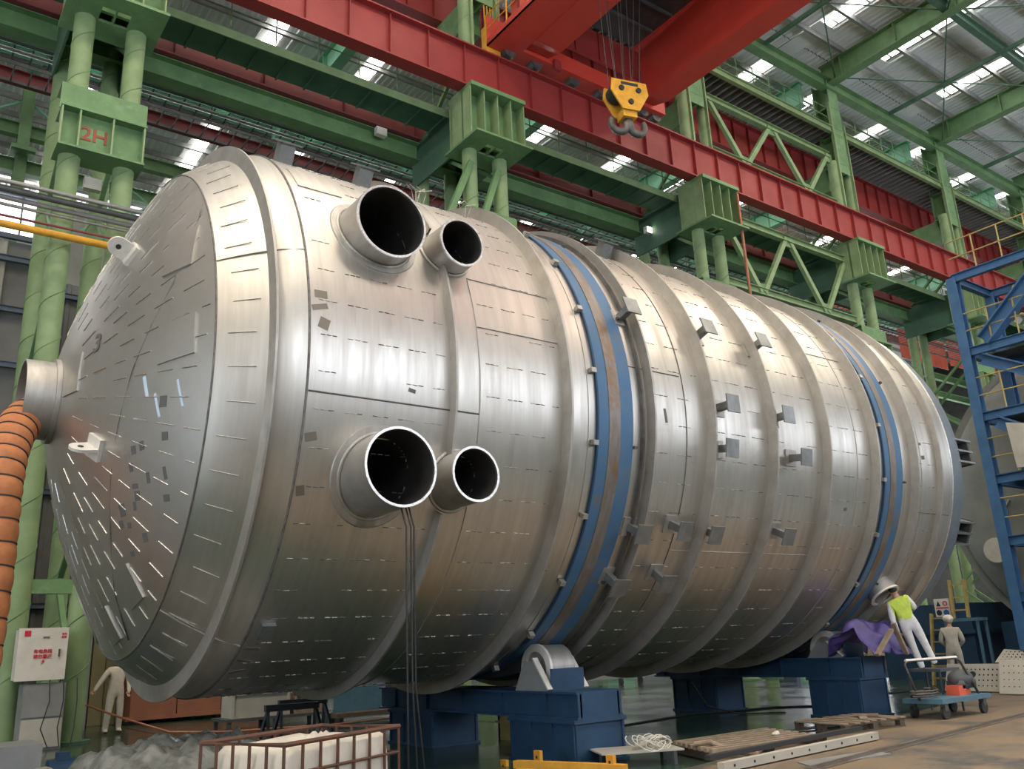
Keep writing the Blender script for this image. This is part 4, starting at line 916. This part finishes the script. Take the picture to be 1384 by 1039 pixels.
# wire bundle on a small steel table
tb = thing('steel_table', 'low steel table at the bottom edge carrying a tangle of wire', 'table', (8.7, 9.1, 0))
MB().prism([(8.3, 9.7, .17), (9.3, 9.2, .17), (9.0, 8.6, .17), (8.0, 9.1, .17)], (0, 0, .02)).build('tabletop', paleplate, tb)
for x, y in ((8.4, 9.55), (9.15, 9.15), (8.9, 8.7), (8.15, 9.1)): MB().box(x-.03, x+.03, y-.03, y+.03, 0.0, .17).build('leg', grey_dk, tb)
rw = random.Random(5); q = MB()
for k in range(16):
    cx, cy = 8.75+rw.uniform(-.12, .12), 9.0+rw.uniform(-.12, .12); rr_ = rw.uniform(.12, .24); h0 = rw.uniform(.02, .1); ph0 = rw.uniform(0, 6)
    q.tube([(cx+rr_*math.cos(a+ph0), cy+rr_*.8*math.sin(a+ph0), .2+h0+.05*math.sin(2*a+k)) for a in [j*.4 for j in range(15)]], .008, 4)
tag(q.build('wire_tangle', string_m), 'tangled bundle of pale wire on the low steel table', 'wire')
# yellow channel fixture with upright brackets at bottom edge
yf = thing('yellow_fixture', 'yellow steel fixture with upright drilled brackets at the bottom edge', 'fixture', (7.6, 9.3, 0))
MB().bar((7.2, 9.9, .1), (7.75, 8.4, .1), .12, .09).bar((7.0, 9.6, .05), (7.5, 8.3, .05), .1, .08).build('rail', yellow, yf)
for (x, y, h) in ((7.5, 9.8, .24), (7.72, 8.62, .24), (7.45, 10.5, .08)):
    b = MB().bar((x, y, 0), (x, y, h), .05, .13, (0, 1, 0)).build('bracket', yellow, yf); MB().cyl((x-.03, y, h-.08), (x+.03, y, h-.08), .02, 10).build('hole', dark, b)
tag(MB().box(9.4, 9.55, 13.0, 13.4, 0, .55).box(9.4, 9.8, 13.0, 13.05, 0, .55).box(9.4, 9.8, 13.35, 13.4, 0, .55).box(9.35, 9.85, 12.98, 13.42, .28, .32).box(9.35, 9.85, 12.98, 13.42, .55, .6).build('yellow_stool', yellow_dull), 'small dull yellow stool on the floor under the vessel', 'stool')
# ------------------------------------------------------------------ foreground left
def ibc():
    t = thing('cage_container', 'white lined bulk container inside a rusty wire cage', 'container', (2.86, 6.35, 0))
    A, B, D = Vector((2.33, 5.72, 0)), Vector((3.44, 6.22, 0)), Vector((2.02, 6.42, 0)); ex = (B-A); ey = (D-A); Cc = B+ey
    def at(u, v, z): return A+ex*u+ey*v+Vector((0, 0, z))
    cs = [(0, 0), (1, 0), (1, 1), (0, 1)]
    for z, r in ((1.04, .018), (.86, .011), (.62, .011), (.38, .011), (.14, .018)):
        MB().tube([at(u, v, z) for u, v in cs], r, 6, closed=True).build('hoop', rust, t)
    for k in range(8):
        for v in (0, 1): MB().cyl(at(k/7, v, .1), at(k/7, v, 1.04), .011, 6).build('upright', rust, t)
    for k in range(1, 5):
        for u in (0, 1): MB().cyl(at(u, k/5, .1), at(u, k/5, 1.04), .011, 6).build('upright', rust, t)
    q = MB(); N_ = 48; vs = []; lv = [(.12, .94), (.3, .97), (.6, .97), (.85, .96), (.97, .93), (1.0, .85), (.985, .7), (.9, .6)]
    rb = random.Random(2)
    for zi, (z, s) in enumerate(lv):
        for k in range(N_):
            a = 2*math.pi*k/N_; cu, cv = math.cos(a), math.sin(a); e = .28; u = .5+.5*s*math.copysign(abs(cu)**e, cu); v = .5+.5*s*math.copysign(abs(cv)**e, cv)
            vs.append(at(u, v, z+(rb.uniform(-.02, .02) if z > .9 else 0)))
    fs = [(i*N_+k, i*N_+(k+1) % N_, (i+1)*N_+(k+1) % N_, (i+1)*N_+k) for i in range(len(lv)-1) for k in range(N_)]+[tuple(len(vs)-N_+k for k in range(N_))]
    q.add(vs, fs); q.build('liner', cream_bag, t, smooth=True)
    MB().prism([at(-.02, -.02, 0), at(1.02, -.02, 0), at(1.02, 1.02, 0), at(-.02, 1.02, 0)], (0, 0, .1)).build('pallet_base', wood_dk, t)
ibc()
# orange flexible duct from the dome nozzle down to the floor
dpts = []
ctrl = [Vector(p) for p in ((1.72, 12.7, 4.86), (1.45, 12.62, 4.72), (1.27, 12.35, 4.3), (1.2, 12.1, 3.7), (1.2, 12.0, 2.8), (1.17, 11.9, 1.8), (1.12, 11.85, .9), (1.1, 11.85, .02))]
def cat(p, t):
    n = len(p)-1; i = min(int(t*n), n-1); f = t*n-i; p0, p1, p2, p3 = p[max(i-1, 0)], p[i], p[i+1], p[min(i+2, n)]
    return .5*((2*p1)+(-p0+p2)*f+(2*p0-5*p1+4*p2-p3)*f*f+(-p0+3*p1-3*p2+p3)*f**3)
ND = 240; dpts = [cat(ctrl, i/ND) for i in range(ND+1)]
dt = thing('flexible_duct', 'orange fabric ventilation duct with black hoops hanging from the dome nozzle', 'duct', (1.1, 11.85, 0))
MB().tube(dpts, .25, 28, r_fn=lambda i: (.235+.02*abs(math.sin(i*math.pi/10)))*(.72+.28*min(1, i/30))).build('fabric_tube', orange_duct, dt, smooth=True)
for k in range(25):
    i = min(ND-1, k*10); p = dpts[i]; d = (dpts[i+1]-dpts[max(0, i-1)]).normalized(); r = .24*(.72+.28*min(1, i/30))
    o = MB().pipe(p-d*.008, p+d*.008, r+.008, r-.02, 28).build('hoop', black_band, dt, smooth=True, angle=40)
# white electrical enclosure and grey cabinet
eb = thing('electrical_enclosure', 'white wall enclosure with red lettering and red square fixed to the green column', 'enclosure', (3.1, 20.3, 1.35))
MB().box(2.68, 3.54, 20.3, 20.85, 1.33, 2.3).build('housing', white, eb)
MB().box(2.66, 3.56, 20.26, 20.3, 1.31, 2.32).build('door', white, eb)
MB().box(2.76, 2.87, 20.25, 20.262, 2.16, 2.27).build('red_square', red_txt, eb)
MB().box(3.10, 3.22, 20.245, 20.262, 2.13, 2.145).build('slot_handle', steel_dark, eb)
text('有电危险', 'lettering', .085, red_txt, (3.12, 20.255, 1.86), (1, 0, 0), (0, 0, 1), eb, .003, .002)
text('请勿靠近', 'lettering', .085, red_txt, (3.12, 20.255, 1.76), (1, 0, 0), (0, 0, 1), eb, .003, .002)
MB().prism([(3.15, 20.255, 1.72), (3.1, 20.255, 1.66), (3.13, 20.255, 1.66), (3.1, 20.255, 1.6), (3.17, 20.255, 1.68), (3.14, 20.255, 1.68)], (0, -.005, 0)).build('bolt_symbol', red_txt, eb)
text('有电', 'lettering', .045, red_txt, (3.48, 20.255, 2.19), (1, 0, 0), (0, 0, 1), eb, .003, .001)
text('危险', 'lettering', .045, red_txt, (3.48, 20.255, 2.13), (1, 0, 0), (0, 0, 1), eb, .003, .001)
MB().box(3.4, 3.43, 20.22, 20.26, 1.75, 1.9).build('lock', steel_dark, eb)
cb = thing('floor_cabinet', 'grey brown floor cabinet below the white enclosure', 'cabinet', (3.2, 20.5, 0))
MB().box(2.85, 3.62, 20.32, 20.9, 0, 1.24).build('body', grey_mid, cb)
MB().box(2.87, 3.6, 20.28, 20.32, .62, 1.2).build('upper_door', grey_mid, cb); MB().box(2.87, 3.6, 20.28, 20.32, .05, .58).build('lower_door', paleplate, cb)
for k in range(3): tag(MB().tube([(3.3+k*.25, 20.27, 1.32), (3.32+k*.25, 20.2, .9), (3.2+k*.3, 20.15, .4), (3.35+k*.2, 20.1, .05)], .012, 5).build('hanging_cable', cable_m), ['left thin black cable hanging below the white enclosure', 'middle thin black cable hanging below the white enclosure', 'right thin black cable hanging in front of the green tube'][k], 'cable', 'cables below the white enclosure')
# olive door panel, brown container etc. behind the worker
ol = thing('olive_shutter', 'olive yellow ribbed shutter behind the worker at left', 'shutter', (6.0, 26.6, 0))
for k in range(9): MB().box(4.6+k*.36, 4.6+k*.36+.33, 26.55+(.06 if k % 2 else 0), 26.65, 0, 3.4).build('panel', olive, ol)
bx = thing('site_container', 'red brown steel container standing behind the worker at left', 'container', (8.2, 26.2, .5))
for k in range(3): MB().box(6.1+k*1.2, 6.1+k*1.2+1.17, 25.4, 26.4, .2, 2.2).build('panel', box_brown, bx)
MB().box(6.0, 9.75, 25.35, 26.45, .1, .2).box(6.0, 9.75, 25.35, 26.45, 2.2, 2.28).build('frame', box_brown, bx)
MB().box(6.1, 6.4, 25.5, 26.3, 0, .1).build('foot', grey_dk, bx); MB().box(9.3, 9.6, 25.5, 26.3, 0, .1).build('foot', grey_dk, bx)
# store of crates and racks seen under the vessel
def crate(x0, x1, y0, y1, z0, z1, m, lab, nm='crate', cat_='crate'):
    t = thing(nm, lab, cat_, ((x0+x1)/2, (y0+y1)/2, z0)); MB().box(x0+.03, x1-.03, y0+.03, y1-.03, z0, z1-.02).build('body', m, t)
    for x in (x0, x1-.06): MB().box(x, x+.06, y0, y0+.03, z0, z1).build('batten', m, t)
    MB().box(x0, x1, y0, y0+.03, z1-.08, z1).build('top_rail', m, t)
crate(6.95, 8.3, 20.1, 20.9, .28, .84, paleplate, 'pale crate on the left of the rack seen under the vessel')
crate(8.4, 9.1, 20.1, 20.9, .28, .75, wood, 'brown crate on the rack seen under the vessel')
rk = thing('storage_rack', 'dark low rack carrying the crates under the vessel', 'rack', (8.0, 20.5, 0))
MB().box(6.8, 9.2, 20.0, 21.0, .22, .28).build('shelf', grey_dk, rk)
for x in (6.85, 7.9, 9.1): MB().box(x, x+.08, 20.02, 20.1, 0, .22).build('leg', grey_dk, rk); MB().box(x, x+.08, 20.9, 20.98, 0, .22).build('leg', grey_dk, rk)
tag(MB().box(9.4, 10.75, 20.1, 20.16, .22, .98).build('pale_blue_sheet', blue_pale), 'pale blue steel sheet standing upright seen under the vessel', 'sheet')
tag(MB().box(10.85, 11.3, 20.1, 20.5, .22, .98).build('brown_carton', wood), 'brown carton right of the pale blue sheet', 'carton')
tag(MB().box(9.3, 11.9, 19.7, 20.6, .12, .22).box(9.4, 9.5, 19.8, 20.5, 0, .12).box(11.7, 11.8, 19.8, 20.5, 0, .12).build('low_bench', wood_dk), 'long low brown bench under the pale blue sheet', 'bench')
tag(MB().tube([(4.4, 22.6, .72), (5.0, 21.6, .42), (5.8, 20.6, .1), (6.8, 19.9, .05), (9, 19.0, .06), (10.5, 18.8, .1), (13.0, 19.8, .04)], .022, 6).build('air_hose', copper, smooth=True), 'red brown air hose trailing from the worker across the floor', 'hose')
# racks of bars behind, centre
cv = thing('bar_rack', 'long low rack of pale bars on the floor behind the vessel', 'rack', (22.5, 24, 0))
for k in range(5): MB().bar((19.0, 23.6+k*.28, .52+.04*(k % 2)), (26.6, 23.7+k*.28, .78), .05, .05).build('bar', pad_pale, cv)
for k in range(12): MB().bar((19.2+k*.62, 23.5, .66), (19.2+k*.62, 24.9, .66), .05, .06).build('rung', steel_dull, cv)
for x in (19.4, 22.8, 26.2): MB().box(x, x+.12, 23.6, 23.75, 0, .6).box(x, x+.12, 24.6, 24.75, 0, .6).build('leg', grey_dk, cv)
MB().box(18.9, 26.7, 23.45, 23.52, .3, .5).build('side_rail', grey_mid, cv)
for x, y, w, h, m, l in ((27.8, 30, .9, 1.6, green_mint_lit, 'mint green machine cabinet far under the vessel, left of the big roller'), (31, 33, .8, 1.7, siding, 'pale locker far under the vessel beside the big roller'), (33.5, 22.5, .8, 1.15, green_mint_lit, 'mint green cabinet far under the vessel near the second stand'), (35.0, 25.8, 1.1, 1.2, green_mint_lit, 'second mint green cabinet far under the vessel near the second stand'), (39, 25.5, 1.0, 1.0, paleplate, 'pale machine far under the vessel near the second stand')):
    t = thing('machine_cabinet', l, 'cabinet', (x, y, 0)); MB().box(x-w/2, x+w/2, y-.4, y+.4, 0, h).build('body', m, t); MB().box(x-w/2+.06, x+w/2-.06, y-.43, y-.4, .1, h-.1).build('door', m, t)
tag(MB().box(28, 32, 21, 22, .5, .9).box(28.2, 28.4, 21, 22, 0, .5).box(31.6, 31.8, 21, 22, 0, .5).build('material_stack', purple), 'low stack wrapped in lilac sheet behind the second stand', 'stack')
tag(MB().box(32.3, 34.0, 20.6, 21.6, .5, .85).box(32.5, 32.7, 20.6, 21.6, 0, .5).box(33.6, 33.8, 20.6, 21.6, 0, .5).build('timber_stack', wood), 'low stack of brown timber behind the second stand', 'stack')
# dark dangling cables from the lower nozzle
for k in range(3):
    dx = (-.03, .03, .07)[k]; tag(MB().tube([(4.82+dx, 9.2, 3.2), (4.8+dx, 8.55, 3.14), (4.84+dx, 8.5, 2.9), (4.85+dx, 8.52, 2.0), (4.87+dx, 8.55, 1.2), (4.9+dx+k*.05, 8.6, .3), (5.1+k*.1, 8.8, .02)], .012, 6).build('hanging_cable', cable_m, smooth=True), ['left black cable hanging out of the lower large nozzle', 'middle black cable hanging out of the lower large nozzle', 'right black cable hanging out of the lower large nozzle'][k], 'cable', 'cables from the lower large nozzle')
tag(MB().cyl((27.35, 20.2, 13.5), (27.35, 20.2, 19.2), .06, 8).build('drop_pipe', copper), 'brown vertical pipe dropping behind the vessel below the hook', 'pipe')
# crumpled plastic sheeting over boards, lower left
def shfn(u, v):
    x = 2.1+2.6*u; y = 9.0+3.6*v+.8*u; n = .13*abs(math.sin(u*9+v*5))-.12*abs(math.sin(u*6-v*12))+.07*abs(math.sin(u*19+v*15))+.04*abs(math.sin(u*31-v*27))-.08
    edge = min(1, 6*min(u, 1-u, v, 1-v)+.02)
    return (x, y, .03+(.55+n)*edge**.6)
sh = cloth('plastic_sheet', plastic, shfn, 60, 50, 'crumpled translucent grey plastic sheet over boards at lower left', 'sheet')
def rid(x): return abs(math.sin(x))
def sh2(u, v):
    x = 3.6+1.7*u; y = 13.2+3.2*v; n = .10*abs(math.sin(u*8+v*6))-.10*abs(math.sin(u*6-v*11))+.06*abs(math.sin(u*17+v*19)); edge = min(1, 6*min(u, 1-u, v, 1-v)+.02)
    return (x, y, .03+(.28+n)*edge**.6)
cloth('plastic_sheet', plastic, sh2, 40, 36, 'pale bluish plastic sheet spread in front of the worker', 'sheet')
tag(MB().ball((3.95, 9.7, .35), .2, .22, .36, 14, 10).build('blue_sack', purple, smooth=True), 'dark blue sack beside the plastic sheet at lower left', 'sack')
tag(MB().box(1.55, 2.0, 12.3, 13.2, .35, .7).box(1.55, 1.6, 12.3, 13.2, 0, .35).box(1.95, 2.0, 12.3, 13.2, 0, .35).build('machine_block', grey_mid), 'small grey machine block at the foot of the orange duct', 'machine')
for a_, b_, q_, l_ in (((1.35, 10.3, .09), (1.95, 10.9, .09), .09, 'front thin steel pipe offcut at the foot of the orange duct'), ((1.2, 10.75, .09), (1.75, 11.3, .09), .09, 'rear thin steel pipe offcut at the foot of the orange duct'), ((1.3, 10.55, .36), (1.85, 11.1, .36), .2, 'thick steel pipe offcut lying across two thin ones by the orange duct')):
    tag(MB().pipe(a_, b_, q_, q_-.015, 20).build('pipe_offcut', steel_dull, smooth=True, angle=40), l_, 'pipe', 'pipe offcuts by the duct')
tag(MB().box(2.25, 2.7, 13.2, 13.6, 0, .06).cyl((2.25, 13.4, .25), (2.6, 13.4, .25), .17, 20).cyl((2.6, 13.4, .25), (2.75, 13.4, .25), .04, 10).box(2.33, 2.5, 13.3, 13.5, .06, .12).box(2.35, 2.5, 13.32, 13.48, .4, .5).build('blue_motor', blue), 'small blue motor behind the pipe offcuts', 'motor')
# dark trestles under the near end
for i, (x, y) in enumerate(((5.9, 14.2), (6.6, 15.4))):
    t = thing('trestle', ['dark steel trestle under the near shell, left one', 'dark steel trestle under the near shell, right one'][i], 'trestle', (x, y, 0))
    MB().bar((x-.45, y, .78), (x+.45, y, .78), .1, .1).build('top_bar', grey_dk, t)
    for s in (-1, 1):
        for q_ in (-1, 1): MB().bar((x+s*.4, y, .75), (x+s*.5, y+q_*.3, 0), .05, .05).build('leg', grey_dk, t)
# saw horse near second stand
t = thing('trestle', 'thin dark trestle standing right of the far roller stand', 'trestle', (17.9, 12.4, 0))
MB().bar((17.6, 12.0, .62), (18.2, 12.9, .62), .06, .06).build('top_bar', grey_dk, t)
for (x, y) in ((17.65, 12.05), (18.15, 12.85)):
    for s in (-1, 1): MB().bar((x, y, .6), (x+s*.2, y-s*.12, 0), .035, .035).build('leg', grey_dk, t)
tag(MB().tube([(11.5, 13, .02), (14.5, 13.5, .02), (16.5, 13.0, .02), (17.5, 12.0, .02), (19.5, 13.2, .02), (22, 12.9, .02)], .02, 5).build('floor_cable', cable_m), 'black cable lying across the wet green floor', 'cable')
tag(MB().tube([(14.2, 13.2, .68), (14.4, 13.0, .2), (14.9, 12.6, .02), (15.6, 12.0, .02)], .015, 5).build('hanging_cable', cable_m), 'black cable drooping from the far stand beam', 'cable')
# high lamps on the columns / floodlights
for i, (x, y, z, l) in enumerate(((12.6, 23.9, 18.9, 'white floodlight left of the bracket behind the nozzles'), (25.4, 23.6, 18.3, 'glowing floodlight below the crane hook'), (3.3, 21.6, 12.9, 'pale floodlight under the numbered box'))):
    t = thing('floodlight', l, 'lamp', (x, y, z)); MB().box(x-.2, x+.2, y-.15, y+.05, z, z+.3).build('housing', white, t)
    MB().box(x-.17, x+.17, y-.165, y-.15, z+.03, z+.27).build('lens', lamp_em if i == 1 else white, t)
# ------------------------------------------------------------------ people
def person(name, label, loc, face, joints, radii, mats_fn, scale=1.0, head=None, hat=None, headdir=(0, 0)):
    edges = [('pelvis', 'waist'), ('waist', 'chest'), ('chest', 'neck'), ('neck', 'skull'), ('chest', 'shl'), ('shl', 'ell'), ('ell', 'wrl'), ('wrl', 'hal'), ('chest', 'shr'), ('shr', 'elr'), ('elr', 'wrr'), ('wrr', 'har'), ('pelvis', 'hil'), ('hil', 'knl'), ('knl', 'anl'), ('anl', 'tol'), ('pelvis', 'hir'), ('hir', 'knr'), ('knr', 'anr'), ('anr', 'tor')]
    names = list(joints); me = bpy.data.meshes.new('b'); me.from_pydata([joints[k] for k in names], [(names.index(a), names.index(b)) for a, b in edges if a in names and b in names], [])
    ob = bpy.data.objects.new('b', me); C.objects.link(ob); sk = ob.modifiers.new('s', 'SKIN'); sk.use_smooth_shade = True
    for i, k in enumerate(names):
        me.skin_vertices[0].data[i].radius = radii[k]; me.skin_vertices[0].data[i].use_root = (k == 'pelvis')
    ob.modifiers.new('u', 'SUBSURF').levels = 2
    bpy.context.view_layer.update(); me2 = bpy.data.meshes.new_from_object(ob.evaluated_get(bpy.context.evaluated_depsgraph_get())); bpy.data.objects.remove(ob)
    t = thing(name, label, 'person', loc); t.rotation_euler = (0, 0, face); t.scale = (scale,)*3
    ms, fn = mats_fn; me2.materials.clear()
    for m_ in ms: me2.materials.append(m_)
    for p in me2.polygons:
        p.material_index = fn(p.center); p.use_smooth = True
    b = bpy.data.objects.new('body', me2); C.objects.link(b); b.parent = t; me2.name = 'body'
    LOC[t.name] = Vector((0, 0, 0))
    hc = Vector(joints['skull'])+Vector((0, 0, .03))
    h = MB().ball(hc, .083, .098, .12, 18, 14)
    h.ball(hc+Vector((0, -.1, -.01)), .013, .02, .022, 8, 6).ball(hc+Vector((.085, 0, -.01)), .012, .02, .032, 8, 6).ball(hc+Vector((-.085, 0, -.01)), .012, .02, .032, 8, 6)
    ho = h.build('head', skin_m, t, smooth=True)
    for sx in (-1, 1): MB().ball(hc+Vector((sx*.032, -.089, .008)), .012, .008, .007, 8, 6).build('eye', dark, ho)
    MB().ball(hc+Vector((0, -.092, -.055)), .024, .008, .006, 8, 6).build('mouth', box_brown, ho)
    MB().ball(hc+Vector((0, .02, .035)), .089, .1, .1, 16, 10).build('hair', dark, ho, smooth=True)
    if hat:
        o = MB().ball(hc+Vector((0, .01, .055)), .125, .14, .105, 20, 12).build('helmet', hat, t, smooth=True)
        MB().cyl(hc+Vector((0, -.02, .05)), hc+Vector((0, -.02, .062)), .15, 20).build('brim', hat, o, smooth=True, angle=40)
    for s_, wk, hk_ in ((-1, 'wrl', 'hal'), (1, 'wrr', 'har')):
        a = Vector(joints[wk]); b_ = Vector(joints[hk_]); d = (b_-a).normalized(); sd = d.cross(Vector((0, 1, 0))); sd = sd.normalized() if sd.length > .1 else Vector((1, 0, 0)); q = MB()
        for i in range(4):
            o_ = sd*((i-1.5)*.021); L_ = (.07, .082, .078, .062)[i]; p1 = b_+o_; q.tube([p1, p1+d*L_*.5, p1+d*L_*.85+Vector((0, -.02, 0))], .0095, 6, r_fn=lambda k: (.0105, .0095, .007)[k])
        p1 = b_-d*.05+sd*(-s_*.035); q.tube([p1, p1+sd*(-s_*.025)+d*.03, p1+sd*(-s_*.03)+d*.06], .011, 6)
        q.build('fingers', skin_m, t, smooth=True)
    return t
J0 = dict(pelvis=(0, 0, .95), waist=(0, 0, 1.1), chest=(0, .01, 1.32), neck=(0, 0, 1.48), skull=(0, -.01, 1.62), shl=(-.18, 0, 1.42), ell=(-.27, .02, 1.14), wrl=(-.30, -.07, .90), hal=(-.30, -.10, .82), shr=(.18, 0, 1.42), elr=(.27, .02, 1.14), wrr=(.29, -.08, .90), har=(.29, -.11, .82), hil=(-.1, 0, .88), knl=(-.12, -.02, .48), anl=(-.13, .02, .08), tol=(-.14, -.14, .05), hir=(.1, 0, .88), knr=(.12, -.02, .48), anr=(.13, .02, .08), tor=(.14, -.14, .05))
RD = dict(pelvis=(.15, .12), waist=(.155, .12), chest=(.17, .125), neck=(.06, .06), skull=(.06, .065), shl=(.085, .085), ell=(.06, .06), wrl=(.045, .045), hal=(.042, .022), shr=(.085, .085), elr=(.06, .06), wrr=(.045, .045), har=(.042, .022), hil=(.105, .11), knl=(.08, .08), anl=(.065, .065), tol=(.045, .035), hir=(.105, .11), knr=(.08, .08), anr=(.065, .065), tor=(.045, .035))
def zone(J, main):
    def f(c):
        if c.z > 1.5: return 1
        for k in ('hal', 'har'):
            if (Vector(c)-Vector(J[k])).length < .075: return 1
        if c.z < .07: return 2
        return 0
    return f
JL = dict(J0); JL.update(shl=(-.19, 0, 1.41), ell=(-.36, -.03, 1.2), wrl=(-.52, -.1, 1.0), hal=(-.57, -.12, .95), elr=(.28, -.02, 1.14), wrr=(.26, -.12, .93), har=(.24, -.16, .86), anl=(-.18, .0, .08), tol=(-.2, -.14, .05), knl=(-.15, -.03, .48))
person('person', 'worker in beige coveralls standing at left behind the dome, holding a red brown hose', (5.15, 22.9, 0), R_(10), JL, RD, ([coverall, skin_m, shoe_m], zone(JL, 0)), 1.0)
JR = dict(J0); JR.update(ell=(-.26, -.03, 1.14), wrl=(-.14, -.2, 1.02), hal=(-.08, -.22, 1.0), elr=(.26, -.03, 1.14), wrr=(.14, -.2, 1.0), har=(.08, -.22, .98), chest=(0, -.02, 1.32), skull=(0, -.05, 1.62))
person('person', 'worker in beige coveralls and pale helmet standing between the ladders at right', (23.35, 12.38, 0), R_(115), JR, RD, ([coverall, skin_m, shoe_m], zone(JR, 0)), 1.02, hat=helmet_m)
JV = dict(J0); JV.update(skull=(0, -.03, 1.62), ell=(-.26, -.08, 1.16), wrl=(-.2, -.24, 1.25), hal=(-.17, -.28, 1.3), elr=(.27, .06, 1.12), wrr=(.28, .06, .86), har=(.28, .04, .79))
def zv(c):
    b = zone(JV, 0)(c)
    if b: return b
    return 3 if (c.z > 1.08 and abs(c.x) < .2) else 0
person('person', 'worker in white coveralls and yellow green vest with his head inside the manhole', (16.78, 9.42, .80), R_(130), JV, RD, ([white_cov, skin_m, shoe_m, vest_m], zv), .95)
wm = bpy.data.objects['person.002']; wm.rotation_euler = (Matrix.Rotation(R_(-8), 3, 'X') @ Matrix.Rotation(R_(-18), 3, 'Y') @ Matrix.Rotation(R_(130), 3, 'Z')).to_euler()
tag(MB().box(16.55, 17.25, 9.1, 9.8, .75, .80).box(16.57, 16.6, 9.12, 9.15, .0, .75).box(17.2, 17.23, 9.12, 9.15, .0, .75).box(16.57, 16.6, 9.75, 9.78, .0, .75).box(17.2, 17.23, 9.75, 9.78, .0, .75).build('step_platform', grey_dk), 'dark step platform under the worker in the vest', 'platform')
